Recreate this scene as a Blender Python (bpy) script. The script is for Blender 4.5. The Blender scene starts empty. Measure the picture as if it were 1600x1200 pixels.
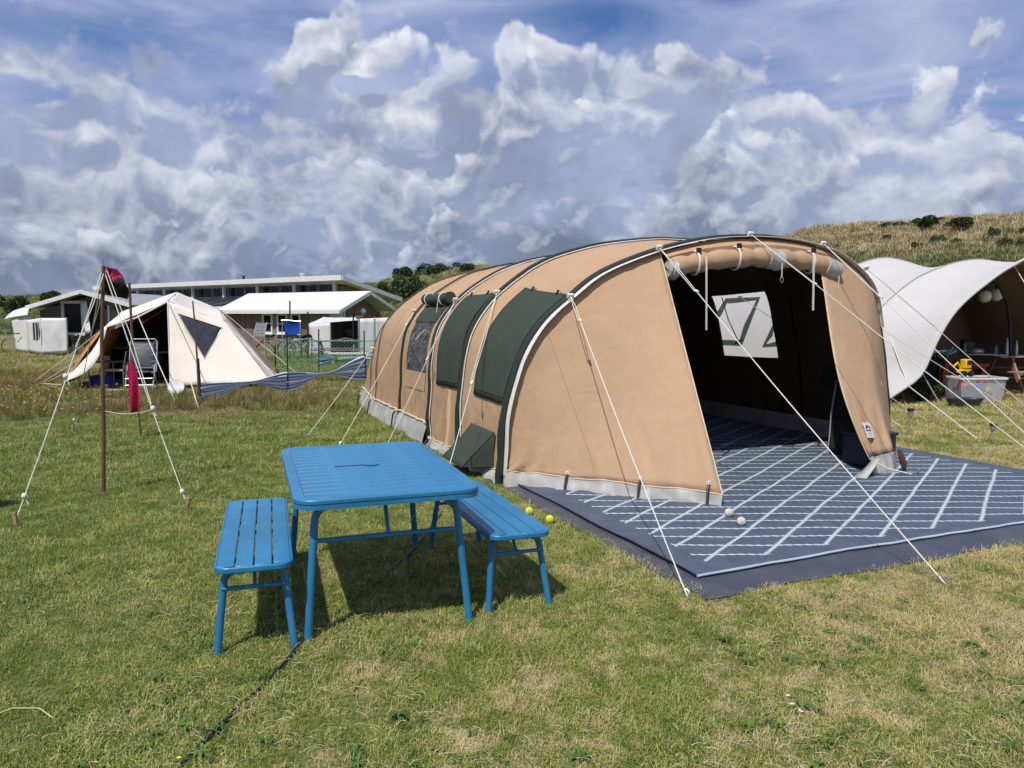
import bpy, math, random
import numpy as np
from mathutils import Vector, Matrix
random.seed(7); np.random.seed(7)
PI = math.pi
R = math.radians
scene = bpy.context.scene
COL = scene.collection

# ------------------------------------------------------------------ camera
FPX, HZ, EYE = 1200.0, 492.0, 1.65          # focal length in photo pixels, horizon row, eye height
PITCH = math.atan((600 - HZ) / FPX)
cam_d = bpy.data.cameras.new('camera')
cam = bpy.data.objects.new('camera', cam_d); COL.objects.link(cam)
cam.location = (0, 0, EYE); cam.rotation_euler = (PI / 2 - PITCH, 0, 0)
cam_d.sensor_width = 36; cam_d.lens = 36 * FPX / 1600
cam_d.clip_start = 0.05; cam_d.clip_end = 3000
scene.camera = cam

# ------------------------------------------------------------------ small node language
class X:
    """a socket that can be used in arithmetic"""
    def __init__(s, nt, k): s.nt, s.k = nt, k
    def _m(s, op, *o, clamp=False):
        n = s.nt.nodes.new('ShaderNodeMath'); n.operation = op; n.use_clamp = clamp
        for i, a in enumerate((s,) + o):
            if isinstance(a, X): s.nt.links.new(a.k, n.inputs[i])
            else: n.inputs[i].default_value = a
        return X(s.nt, n.outputs[0])
    def __add__(s, o): return s._m('ADD', o)
    __radd__ = __add__
    def __sub__(s, o): return s._m('SUBTRACT', o)
    def __rsub__(s, o): return (s * -1) + o
    def __mul__(s, o): return s._m('MULTIPLY', o)
    __rmul__ = __mul__
    def __truediv__(s, o): return s._m('DIVIDE', o)
    def f(s, op, *o): return s._m(op, *o)
    def clamp(s): return s._m('ADD', 0.0, clamp=True)
    def ramp(s, a, b):                       # smooth 0..1 between a and b
        n = s.nt.nodes.new('ShaderNodeMapRange'); n.interpolation_type = 'SMOOTHSTEP'
        s.nt.links.new(s.k, n.inputs[0]); n.inputs[1].default_value = a; n.inputs[2].default_value = b
        return X(s.nt, n.outputs[0])
def xmix(nt, fac, a, b):
    n = nt.nodes.new('ShaderNodeMix'); n.data_type = 'RGBA'
    for i, v in ((0, fac), (6, a), (7, b)):
        if isinstance(v, X): nt.links.new(v.k, n.inputs[i])
        elif i == 0: n.inputs[0].default_value = v
        else: n.inputs[i].default_value = tuple(v) + ((1,) if len(v) == 3 else ())
    return X(nt, n.outputs[2])
def xmul(nt, a, b):
    n = nt.nodes.new('ShaderNodeMix'); n.data_type = 'RGBA'; n.blend_type = 'MULTIPLY'; n.inputs[0].default_value = 1
    for i, v in ((6, a), (7, b)):
        if isinstance(v, X): nt.links.new(v.k, n.inputs[i])
        else: n.inputs[i].default_value = tuple(v) + (1,)
    return X(nt, n.outputs[2])
def xnoise(nt, vec, scale, detail=4, rough=.5, dist=0., out=0, kind='ShaderNodeTexNoise'):
    n = nt.nodes.new(kind); n.inputs['Scale'].default_value = scale
    if kind == 'ShaderNodeTexNoise':
        n.inputs['Detail'].default_value = detail; n.inputs['Roughness'].default_value = rough; n.inputs['Distortion'].default_value = dist
    if vec is not None: nt.links.new(vec.k, n.inputs['Vector'])
    return X(nt, n.outputs[out])
def xcomb(nt, x, y, z):
    n = nt.nodes.new('ShaderNodeCombineXYZ')
    for i, v in enumerate((x, y, z)):
        if isinstance(v, X): nt.links.new(v.k, n.inputs[i])
        else: n.inputs[i].default_value = v
    return X(nt, n.outputs[0])
def xsep(nt, v):
    n = nt.nodes.new('ShaderNodeSeparateXYZ'); nt.links.new(v.k, n.inputs[0])
    return [X(nt, n.outputs[i]) for i in range(3)]

# ------------------------------------------------------------------ sun and sky
SUN = Vector((-.21, -.40, .74)).normalized()          # towards the sun: behind the camera's left shoulder
SUN_EL = math.asin(SUN.z)
sd = bpy.data.lights.new('sun', 'SUN'); sd.energy = 4.3; sd.angle = R(.53); sd.color = (1, .95, .87)
sun = bpy.data.objects.new('sun', sd); COL.objects.link(sun)
sun.rotation_euler = SUN.to_track_quat('Z', 'Y').to_euler()
sun.location = (-10, -20, 30)

world = bpy.data.worlds.new('World'); scene.world = world; world.use_nodes = True
def build_sky():
    nt = world.node_tree; nt.nodes.clear()
    tc = nt.nodes.new('ShaderNodeTexCoord'); D = X(nt, tc.outputs['Generated'])
    nm = nt.nodes.new('ShaderNodeVectorMath'); nm.operation = 'NORMALIZE'; nt.links.new(D.k, nm.inputs[0]); D = X(nt, nm.outputs[0])
    x, y, z = xsep(nt, D)
    sky = nt.nodes.new('ShaderNodeTexSky'); sky.sky_type = 'NISHITA'; sky.sun_disc = False
    sky.sun_elevation = SUN_EL; sky.sun_rotation = math.atan2(SUN.x, SUN.y); sky.altitude = 0
    sky.air_density = 1.0; sky.dust_density = .15; sky.ozone_density = 3.0
    blue = xmul(nt, X(nt, sky.outputs[0]), (.50, .70, 1.0))
    az = x.f('ARCTAN2', y) * (180 / PI); el = z.f('ARCSINE') * (180 / PI)
    V = xcomb(nt, x, y, z * 1.15)
    warp = xnoise(nt, V, 5.0, 4, .55, out=1)
    wv = nt.nodes.new('ShaderNodeVectorMath'); wv.operation = 'MULTIPLY_ADD'
    nt.links.new(warp.k, wv.inputs[0]); wv.inputs[1].default_value = (.11, .11, .11); nt.links.new(V.k, wv.inputs[2])
    Vw = X(nt, wv.outputs[0])
    def blob(a0, e0, sa, se, amt):
        g = ((az - a0) / sa).f('POWER', 2.0) + ((el - e0) / se).f('POWER', 2.0)
        return (g * -1).f('EXPONENT') * amt
    def puffs(off, sc):
        a = nt.nodes.new('ShaderNodeVectorMath'); a.operation = 'ADD'; nt.links.new(Vw.k, a.inputs[0]); a.inputs[1].default_value = off
        q = X(nt, a.outputs[0])
        n1 = xnoise(nt, q, sc, 10, .57); n2 = xnoise(nt, q, sc * 3.3, 4, .5)
        return n1 * .74 + (n2 - .5).f('ABSOLUTE') * .55 + .13
    soft = xnoise(nt, V, 4.2, 4, .5); tone = xnoise(nt, Vw, 6.5, 7, .55)
    def layer(seed, sc, bias, edge, shade, white, gain, glow):
        """one bank of cumulus: crisp lit tops, grey bodies; returns (alpha, colour)"""
        o = Vector((seed * 3.7, seed * 1.9, seed * .37))
        o = o; a0 = puffs(o, sc); a1 = puffs(o + Vector((-.012, -.004, .022)), sc)
        d = a0 + bias
        al = d.ramp(edge, edge + .06)
        top = 1 - d.ramp(edge, edge + .15)
        l = ((a0 - a1) * 5.4 + .0 + top * gain * 1.0 * soft.ramp(.36, .58) + glow + (soft - .5) * 1.1).clamp()
        body = xmix(nt, tone.ramp(.32, .68), tuple(k * .78 for k in shade), tuple(k * 1.16 for k in shade))
        return al, xmix(nt, l, body, white)
    T1 = blob(-13, 18.2, 2.3, 1.6, .20) + blob(-14.0, 14.0, 1.5, 3.4, .20) + blob(-8.3, 13.6, 3.8, 1.2, .15) + blob(-27, 11.2, 4.0, 1.4, .15) \
        + blob(.4, 18.6, 1.3, 1.8, .20) + blob(1.0, 14.5, 1.6, 3, .15) + blob(4.6, 14.6, 2.2, 2.0, .17) + blob(19, 11.0, 10, 2.2, .10)
    gaps = blob(-33, 13.4, 5, 1.0, -.25) + blob(-10.5, 16.0, 3.0, .8, -.2) + blob(6.8, 20.6, 6, 1.8, -.25) + blob(31, 5.4, 6, 1.6, -.10) + blob(33, 10.5, 5, 3, -.07) + blob(10, 8.4, 3.5, .7, -.14) + blob(21, 4.2, 6, .9, -.14)
    G1 = blob(-27.5, 11.8, 3.4, 1.1, .5) + blob(-8.0, 14.0, 3.0, .9, .55) + blob(-13, 18.2, 2.0, 1.6, .22) + blob(.4, 18.4, 1.4, 2.0, .25) + blob(4.4, 15.0, 2.2, 1.6, .22) + blob(17, 11.2, 8, 1.3, .22)
    L1 = layer(1, 3.4, el.ramp(20, 9) * .22 + T1 + gaps, .60, (.335, .40, .575), (.93, .94, .98), .40, G1)
    L2 = layer(2, 4.4, el.ramp(14, 6) * .24 + gaps + blob(-24, 8, 5, 2, .06) - az.ramp(10, 32) * .02, .62, (.285, .345, .49), (.80, .83, .91), .58, blob(-25, 8.8, 5, 1.6, .25) + blob(-14, 7.4, 5, 1.6, .2))
    L3 = layer(3, 5.6, el.ramp(9.5, 2) * .26 + gaps * .7 - az.ramp(10, 30) * .03, .64, (.205, .258, .375), (.70, .74, .84), .55, blob(-7, 5.0, 4, 1.2, .15) + blob(8, 4.0, 5, 1.2, .1))
    sv = xcomb(nt, az * .022 + el * .02, el * .085 - az * .010, 3.1)
    v1 = xnoise(nt, sv, 2.3, 7, .55, .7)
    vb = v1 + blob(6.8, 20.6, 6, 1.8, -.20) + blob(-30, 13.4, 5, 1.1, -.16) + blob(-27, 17, 7, 1.2, -.06) + blob(20, 12, 8, 2.2, .09) + blob(24, 16, 14, 5, .12) + blob(-20, 19, 12, 3, .05) + blob(-5, 18, 16, 3, .05) + blob(31, 9, 6, 4, -.05)
    veil = vb.ramp(.20, .54)
    vcol = xmix(nt, vb.ramp(.44, .80), (.26, .34, .595), (.56, .62, .80))
    k10 = lambda c: xmul(nt, c, (10, 10, 10))
    col = xmix(nt, veil * .93, blue, k10(vcol))
    for al, c in (L1, L2, L3): col = xmix(nt, al * .93, col, k10(c))
    col = xmix(nt, z.ramp(-.01, -.06), col, (.9, .9, .7))
    bg = nt.nodes.new('ShaderNodeBackground'); nt.links.new(col.k, bg.inputs[0]); bg.inputs[1].default_value = .1
    out = nt.nodes.new('ShaderNodeOutputWorld'); nt.links.new(bg.outputs[0], out.inputs[0])
build_sky()
world.cycles.sampling_method = 'MANUAL'; world.cycles.sample_map_resolution = 256
scene.view_settings.view_transform = 'Standard'; scene.view_settings.look = 'None'
scene.view_settings.exposure = 0.0; scene.view_settings.gamma = 1.0
scene.view_settings.use_curve_mapping = False
scene.render.engine = 'CYCLES'

# ------------------------------------------------------------------ placing helpers
_F = Vector((0, math.cos(PITCH), -math.sin(PITCH))); _U = Vector((0, math.sin(PITCH), math.cos(PITCH)))
def _ray(px, py): return _F + Vector((1, 0, 0)) * ((px - 800) / FPX) + _U * ((600 - py) / FPX)
def gp(px, py, z=0.0):                       # point of the photo that lies at height z
    d = _ray(px, py); k = (z - EYE) / d.z
    return Vector((0, 0, EYE)) + d * k
def at(px, py, Y):                           # point of the photo that lies Y metres ahead
    d = _ray(px, py); return Vector((0, 0, EYE)) + d * (Y / d.y)
V3 = lambda *a: Vector(a)
def lerp(a, b, t): return a + (b - a) * t
def sstep(a, b, x):
    t = min(1, max(0, (x - a) / (b - a))); return t * t * (3 - 2 * t)
def hsh(x, y=0.0):
    s = math.sin(x * 127.1 + y * 311.7) * 43758.5453; return s - math.floor(s)
def vn(x, y):                                # smooth value noise
    ix, iy = math.floor(x), math.floor(y); fx, fy = x - ix, y - iy
    fx = fx * fx * (3 - 2 * fx); fy = fy * fy * (3 - 2 * fy)
    a = hsh(ix, iy) * (1 - fx) + hsh(ix + 1, iy) * fx; b = hsh(ix, iy + 1) * (1 - fx) + hsh(ix + 1, iy + 1) * fx
    return a * (1 - fy) + b * fy
def fbm(x, y, o=4):
    s, a, t = 0, .5, 0
    for i in range(o): s += a * vn(x, y); t += a; x *= 2.03; y *= 2.03; a *= .5
    return s / t

# ------------------------------------------------------------------ materials
def newmat(name):
    m = bpy.data.materials.new(name); m.use_nodes = True
    return m, m.node_tree, m.node_tree.nodes['Principled BSDF']
def setbump(nt, p, h, strength, dist=.01):
    b = nt.nodes.new('ShaderNodeBump'); b.inputs['Strength'].default_value = strength; b.inputs['Distance'].default_value = dist
    nt.links.new(h.k, b.inputs['Height']); nt.links.new(b.outputs[0], p.inputs['Normal'])
def ocoord(nt): return X(nt, nt.nodes.new('ShaderNodeTexCoord').outputs['Object'])
def gpos(nt): return X(nt, nt.nodes.new('ShaderNodeNewGeometry').outputs['Position'])
def pm(name, c, rough=.6, var=.12, scale=4., bump=0., bscale=60., metal=0., spec=.5, fine=0., fscale=200., sub=0.):
    m, nt, p = newmat(name)
    o = ocoord(nt)
    n = xnoise(nt, o, scale, 5, .6)
    lo = tuple(k * (1 - var) for k in c); hi = tuple(min(1, k * (1 + var)) for k in c)
    col = xmix(nt, n.ramp(.3, .7), lo, hi)
    if fine: col = xmix(nt, xnoise(nt, o, fscale, 2, .5).ramp(.3, .7) * fine, col, tuple(k * .6 for k in c))
    nt.links.new(col.k, p.inputs['Base Color'])
    p.inputs['Roughness'].default_value = rough; p.inputs['Metallic'].default_value = metal
    p.inputs['Specular IOR Level'].default_value = spec
    if bump: setbump(nt, p, xnoise(nt, o, bscale, 4, .6), bump)
    return m
def canvas(name, c, var=.06, crease=.5, stain=None, spec=.15):
    """woven cloth: broad soft creases, faint mottling, weave"""
    m, nt, p = newmat(name)
    o = ocoord(nt)
    n = xnoise(nt, o, 1.3, 5, .6, .4); n2 = xnoise(nt, o, 14, 3, .6)
    col = xmix(nt, (n * .7 + n2 * .3).ramp(.3, .7), tuple(k * (1 - var) for k in c), tuple(min(1, k * (1 + var)) for k in c))
    if stain:
        z = xsep(nt, o)[2]
        col = xmix(nt, (xnoise(nt, o, 5, 5, .65) + z * -1.4).ramp(.35, .75) * .5, col, stain)
    nt.links.new(col.k, p.inputs['Base Color']); p.inputs['Roughness'].default_value = .85; p.inputs['Specular IOR Level'].default_value = spec
    h = xnoise(nt, o, 2.6, 4, .55, .8) * crease + xnoise(nt, o, 9, 3, .5, .6) * (crease * .22) + xnoise(nt, o, 260, 1, .5) * .012
    setbump(nt, p, h, .5, .06)
    return m
def glassy(name, tint, alpha, rough=.08):
    m, nt, p = newmat(name)
    o = ocoord(nt)
    st = xnoise(nt, o, 7, 4, .6, 1.5)
    p.inputs['Base Color'].default_value = tint + (1,); p.inputs['Roughness'].default_value = rough
    p.inputs['Alpha'].default_value = alpha
    setbump(nt, p, st, .6, .04)
    return m
def boards(name, c1, c2, step, axis=0, gap=.012):
    """weathered boards too narrow in the picture to build singly"""
    m, nt, p = newmat(name)
    o = ocoord(nt); c = xsep(nt, o)[axis] / step
    idn = c.f('FLOOR'); fr = c.f('FRACT')
    rnd = xnoise(nt, xcomb(nt, idn * 7.31, 1.7, 2.2), 1.0, 0)
    grain = xnoise(nt, xcomb(nt, xsep(nt, o)[0] * 9, xsep(nt, o)[1] * 9, xsep(nt, o)[2] * .8), 3, 4, .6)
    col = xmix(nt, (rnd * .6 + grain * .4).ramp(.3, .7), c1, c2)
    nt.links.new(col.k, p.inputs['Base Color']); p.inputs['Roughness'].default_value = .85
    edge = (fr - .5).f('ABSOLUTE').ramp(.5 - gap / step, .5)
    setbump(nt, p, edge * -1 + grain * .1, .8, .02)
    return m

M = {}
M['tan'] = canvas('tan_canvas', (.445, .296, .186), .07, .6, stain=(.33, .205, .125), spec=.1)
M['tan_shade'] = canvas('tan_canvas_shaded', (.10, .055, .035), .08, .3)  # darkened copy of the tan; the tent's inner shade is in the colour
M['white_pvc'] = pm('white_pvc', (.40, .39, .37), .45, .16, 5, .5, 9)
M['screenwhite'] = pm('white_sheeting', (.66, .66, .65), .5, .05, 2, .12, 5)
M['piping'] = pm('white_piping', (.72, .70, .65), .6, .1, 20, .3, 60)
M['cream'] = pm('cream_tape', (.62, .50, .34), .7, .1, 14)
M['green'] = canvas('green_canvas', (.046, .060, .048), .10, .5)
M['green_sleeve'] = pm('green_sleeve', (.018, .026, .019), .6, .15, 8, .25, 40)
M['cord'] = pm('brown_cord', (.10, .055, .03), .8, .1, 20)
M['rope'] = pm('white_rope', (.70, .67, .60), .8, .10, 40, .3, 300)
M['steel'] = pm('peg_steel', (.42, .41, .39), .38, .2, 40, metal=.9)
M['blackplastic'] = pm('black_plastic', (.012, .012, .014), .45, .15, 20)
M['dark'] = pm('dark_cloth', (.012, .011, .012), .9, .2, 6)
M['pane'] = glassy('clear_foil', (.62, .64, .72), .30)
M['blue'] = pm('blue_enamel', (.020, .178, .355), .36, .12, 3, .08, 90, fine=.12, fscale=60)
def m_enamel(m):
    nt = m.node_tree; p = nt.nodes['Principled BSDF']; src = p.inputs['Base Color'].links[0].from_socket; o = ocoord(nt)
    d = xnoise(nt, o, 9, 6, .7).ramp(.52, .78) * .30 + xnoise(nt, o, 140, 2, .6).ramp(.66, .74) * .35
    nt.links.new(xmix(nt, d, X(nt, src), (.16, .30, .40)).k, p.inputs['Base Color'])
    nt.links.new((xnoise(nt, o, 14, 5, .6) * .35 + .20).k, p.inputs['Roughness'])
m_enamel(M['blue'])
M['wood'] = pm('bare_wood', (.30, .20, .12), .8, .25, 12, .3, 30)
M['oldwood'] = pm('grey_wood', (.20, .16, .125), .85, .25, 9, .3, 30)
M['polewood'] = pm('brown_pole', (.115, .065, .035), .7, .25, 8, .2, 30)
M['white'] = pm('white_paint', (.72, .72, .70), .55, .06, 3, .05, 20)
M['whitetent'] = canvas('white_canvas', (.52, .50, .495), .04, .45)
M['creamtent'] = canvas('cream_canvas', (.76, .69, .61), .05, .3)
M['orange'] = canvas('orange_canvas', (.50, .21, .055), .1, .4)
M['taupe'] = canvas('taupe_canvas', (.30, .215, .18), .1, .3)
M['mesh'] = pm('grey_mesh', (.035, .038, .055), .5, .3, 10)
M['glass'] = pm('window_glass', (.012, .015, .02), .15, .3, 2, spec=.25)
M['pink'] = canvas('crimson_cloth', (.42, .012, .075), .15, .6)
M['grey'] = pm('grey_metal', (.30, .31, .32), .5, .15, 6)
M['alu'] = pm('aluminium', (.62, .63, .64), .32, .1, 20, metal=.8)
M['red'] = pm('red_plastic', (.30, .02, .025), .45, .15, 6)
M['yellow'] = pm('yellow_plastic', (.78, .48, .02), .4, .1, 10)
M['teal'] = pm('teal_cord', (.09, .27, .23), .6, .2, 10)
M['bluecloth'] = canvas('blue_cloth', (.015, .06, .34), .15, .6)
M['skyblue'] = canvas('pale_blue_cloth', (.17, .42, .55), .15, .5)
M['navy'] = canvas('navy_stripe', (.13, .23, .47), .15, .5)
M['whitecloth'] = canvas('white_stripe', (.76, .78, .80), .08, .5)

# ------------------------------------------------------------------ mesh builder
ROOT = {}
class MB:
    def __init__(s): s.v, s.f = [], []
    def box(s, c, d, rot=None):
        c = Vector(c); i = len(s.v); m = rot.to_matrix() if rot is not None and not isinstance(rot, Matrix) else rot
        for x in (-.5, .5):
            for y in (-.5, .5):
                for z in (-.5, .5):
                    p = Vector((x * d[0], y * d[1], z * d[2]))
                    if m is not None: p = m @ p
                    s.v.append(c + p)
        for q in ((0, 1, 3, 2), (4, 6, 7, 5), (0, 4, 5, 1), (2, 3, 7, 6), (0, 2, 6, 4), (1, 5, 7, 3)): s.f.append([i + k for k in q])
        return s
    def beam(s, a, b, w, h, up=Vector((0, 0, 1))):
        a, b = Vector(a), Vector(b); t = (b - a).normalized(); r = t.cross(up)
        if r.length < 1e-4: r = t.cross(Vector((1, 0, 0)))
        r.normalize(); n = r.cross(t)
        return s.box((a + b) / 2, (w, (b - a).length, h), Matrix((r, t, n)).transposed())
    def tube(s, pts, r, n=8, closed=False, flat=1.0):
        pts = [Vector(p) for p in pts]; k = len(pts); rs = r if isinstance(r, (list, tuple)) else [r] * k
        i0 = len(s.v); prev = None
        for i, p in enumerate(pts):
            a = pts[(i - 1) % k] if (closed or i > 0) else pts[i]; b = pts[(i + 1) % k] if (closed or i < k - 1) else pts[i]
            t = (b - a).normalized()
            if prev is None:
                u = t.cross(Vector((0, 0, 1)))
                if u.length < .05: u = t.cross(Vector((1, 0, 0)))
            else: u = prev - t * prev.dot(t)
            u.normalize(); prev = u; w = t.cross(u)
            for j in range(n):
                a_ = 2 * PI * j / n; s.v.append(p + (u * math.cos(a_) + w * math.sin(a_) * flat) * rs[i])
        for i in range(k if closed else k - 1):
            for j in range(n):
                a = i0 + i * n; b = i0 + ((i + 1) % k) * n
                s.f.append([a + j, a + (j + 1) % n, b + (j + 1) % n, b + j])
        if not closed:
            s.f.append([i0 + j for j in range(n)][::-1]); s.f.append([i0 + (k - 1) * n + j for j in range(n)])
        return s
    def lathe(s, prof, n=20, c=(0, 0, 0), ax=None):
        c = Vector(c); i0 = len(s.v); q = Vector((0, 0, 1)).rotation_difference(Vector(ax)) if ax is not None else None
        for r, z in prof:
            for j in range(n):
                p = Vector((r * math.cos(2 * PI * j / n), r * math.sin(2 * PI * j / n), z))
                s.v.append(c + (q @ p if q else p))
        for i in range(len(prof) - 1):
            for j in range(n):
                a = i0 + i * n; s.f.append([a + j, a + (j + 1) % n, a + n + (j + 1) % n, a + n + j])
        s.f.append([i0 + j for j in range(n)][::-1]); s.f.append([i0 + (len(prof) - 1) * n + j for j in range(n)])
        return s
    def sheet(s, rows, skip=None):
        i0 = len(s.v); n = len(rows[0])
        for r in rows: s.v += [Vector(p) for p in r]
        for i in range(len(rows) - 1):
            for j in range(n - 1):
                if skip and skip(i, j): continue
                s.f.append([i0 + i * n + j, i0 + i * n + j + 1, i0 + (i + 1) * n + j + 1, i0 + (i + 1) * n + j])
        return s
    def cloth(s, a, b, c, d, nu=14, nv=14, sag=0., fold=0., seed=0., dirv=None):
        """four-cornered cloth a-b (top) d-c (bottom) with sag along its normal and small folds"""
        a, b, c, d = map(Vector, (a, b, c, d)); n = (b - a).cross(d - a)
        if n.length < 1e-5: n = (c - b).cross(d - a)
        n.normalize(); rows = []
        for i in range(nv + 1):
            t = i / nv; row = []
            for j in range(nu + 1):
                w = j / nu
                p = lerp(lerp(a, b, w), lerp(d, c, w), t)
                k = sag * 4 * t * (1 - t) * 4 * w * (1 - w) + fold * (fbm(w * 5 + seed, t * 2.2 + seed, 3) - .5)
                row.append(p + n * k)
            rows.append(row)
        return s.sheet(rows)
    def prism(s, poly, ext):
        i = len(s.v); n = len(poly); e = Vector(ext)
        s.v += [Vector(p) for p in poly] + [Vector(p) + e for p in poly]
        s.f.append([i + k for k in range(n)][::-1]); s.f.append([i + n + k for k in range(n)])
        for k in range(n): s.f.append([i + k, i + (k + 1) % n, i + n + (k + 1) % n, i + n + k])
        return s
    def ring(s, outer, inner, z0, z1):
        n = len(outer); i = len(s.v)
        for z in (z0, z1):
            for L in (outer, inner): s.v += [Vector((p[0], p[1], z)) for p in L]
        O0, I0, O1, I1 = i, i + n, i + 2 * n, i + 3 * n
        for k in range(n):
            q = (k + 1) % n
            s.f += [[O0 + k, O0 + q, O1 + q, O1 + k], [I0 + q, I0 + k, I1 + k, I1 + q], [O1 + k, O1 + q, I1 + q, I1 + k], [O0 + q, O0 + k, I0 + k, I0 + q]]
        return s
    def sphere(s, c, r, n=14, m=8, sc=(1, 1, 1)):
        c = Vector(c); i0 = len(s.v)
        for i in range(m + 1):
            th = PI * i / m
            for j in range(n):
                s.v.append(c + Vector((r * sc[0] * math.sin(th) * math.cos(2 * PI * j / n), r * sc[1] * math.sin(th) * math.sin(2 * PI * j / n), r * sc[2] * math.cos(th))))
        for i in range(m):
            for j in range(n): s.f.append([i0 + i * n + j, i0 + (i + 1) * n + j, i0 + (i + 1) * n + (j + 1) % n, i0 + i * n + (j + 1) % n])
        return s
    def build(s, name, mat, parent=None, world=False, smooth=True, bevel=0., solid=0., label=None, angle=40):
        vs = s.v
        if world and parent is not None:
            inv = ROOT[parent.name]; vs = [inv @ v for v in vs]
        me = bpy.data.meshes.new(name); me.from_pydata([tuple(v) for v in vs], [], s.f)
        me.validate(); me.update()
        if smooth:
            me.polygons.foreach_set('use_smooth', [True] * len(me.polygons)); me.set_sharp_from_angle(angle=R(angle))
        me.materials.append(M[mat] if isinstance(mat, str) else mat)
        o = bpy.data.objects.new(name, me); COL.objects.link(o)
        if parent is not None:
            o.parent = parent; ROOT[o.name] = ROOT[parent.name]
        if bevel:
            b = o.modifiers.new('bevel', 'BEVEL'); b.width = bevel; b.segments = 2; b.limit_method = 'ANGLE'
        if solid:
            b = o.modifiers.new('thickness', 'SOLIDIFY'); b.thickness = solid; b.offset = 0
        if label: o['label'] = label
        return o
def tag(o, label, cat, group=None):
    o['label'] = label; o['category'] = cat
    if group: o['group'] = group
    return o
def thing(name, label, cat, loc=(0, 0, 0), rz=0., group=None):
    o = bpy.data.objects.new(name, None); COL.objects.link(o); o.empty_display_size = .2
    o.location = loc; o.rotation_euler = (0, 0, rz)
    ROOT[o.name] = (Matrix.Translation(Vector(loc)) @ Matrix.Rotation(rz, 4, 'Z')).inverted()
    return tag(o, label, cat, group)
def solo(mb, name, mat, label, cat, loc=(0, 0, 0), group=None, **k):
    """a thing that is one mesh, its origin at its base"""
    mb.v = [Vector(v) - Vector(loc) for v in mb.v]
    o = mb.build(name, mat, None, **k); o.location = loc
    return tag(o, label, cat, group)
def struct(o): o['kind'] = 'structure'; return o
def copy_tree(o, parent=None):
    c = o.copy(); COL.objects.link(c)
    if parent is not None: c.parent = parent
    for ch in list(o.children): copy_tree(ch, c)
    return c
def scatter(name, pts, rot, scl, idx, meshes, mat):
    """very many small tufts: one object, instanced by geometry nodes"""
    me = bpy.data.meshes.new(name); me.from_pydata([tuple(p) for p in pts], [], [])
    for nm, ty, dat in (('rot', 'FLOAT', rot), ('scl', 'FLOAT', scl), ('idx', 'INT', idx)):
        a = me.attributes.new(nm, ty, 'POINT'); a.data.foreach_set('value', dat)
    o = bpy.data.objects.new(name, me); COL.objects.link(o); o['kind'] = 'stuff'
    c = bpy.data.collections.new(name + '_kinds')
    for i, m_ in enumerate(meshes):
        m_.materials.append(mat); t = bpy.data.objects.new('%s_kind_%02d' % (name, i), m_); c.objects.link(t)
    ng = bpy.data.node_groups.new(name, 'GeometryNodeTree')
    ng.interface.new_socket('Geometry', in_out='INPUT', socket_type='NodeSocketGeometry'); ng.interface.new_socket('Geometry', in_out='OUTPUT', socket_type='NodeSocketGeometry')
    N, L = ng.nodes, ng.links
    gi, go = N.new('NodeGroupInput'), N.new('NodeGroupOutput')
    ci = N.new('GeometryNodeCollectionInfo'); ci.inputs[0].default_value = c; ci.inputs[1].default_value = True; ci.inputs[2].default_value = True
    ip = N.new('GeometryNodeInstanceOnPoints'); ip.inputs['Pick Instance'].default_value = True
    def attr(nm, ty):
        a = N.new('GeometryNodeInputNamedAttribute'); a.data_type = ty; a.inputs[0].default_value = nm; return a.outputs[0]
    cx = N.new('ShaderNodeCombineXYZ'); L.new(attr('rot', 'FLOAT'), cx.inputs[2])
    L.new(gi.outputs[0], ip.inputs['Points']); L.new(ci.outputs[0], ip.inputs['Instance']); L.new(attr('idx', 'INT'), ip.inputs['Instance Index'])
    L.new(cx.outputs[0], ip.inputs['Rotation']); L.new(attr('scl', 'FLOAT'), ip.inputs['Scale']); L.new(ip.outputs[0], go.inputs[0])
    md = o.modifiers.new('scatter', 'NODES'); md.node_group = ng
    return o

# ================================================================== the setting
TENT_O = Vector((-.08, 7.38, 0)); TENT_RZ = math.atan(.42)
_cu, _su = math.cos(TENT_RZ), math.sin(TENT_RZ)
def tent_uv(x, y):
    dx, dy = x - TENT_O.x, y - TENT_O.y
    return dx * _cu + dy * _su, -dx * _su + dy * _cu

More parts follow.
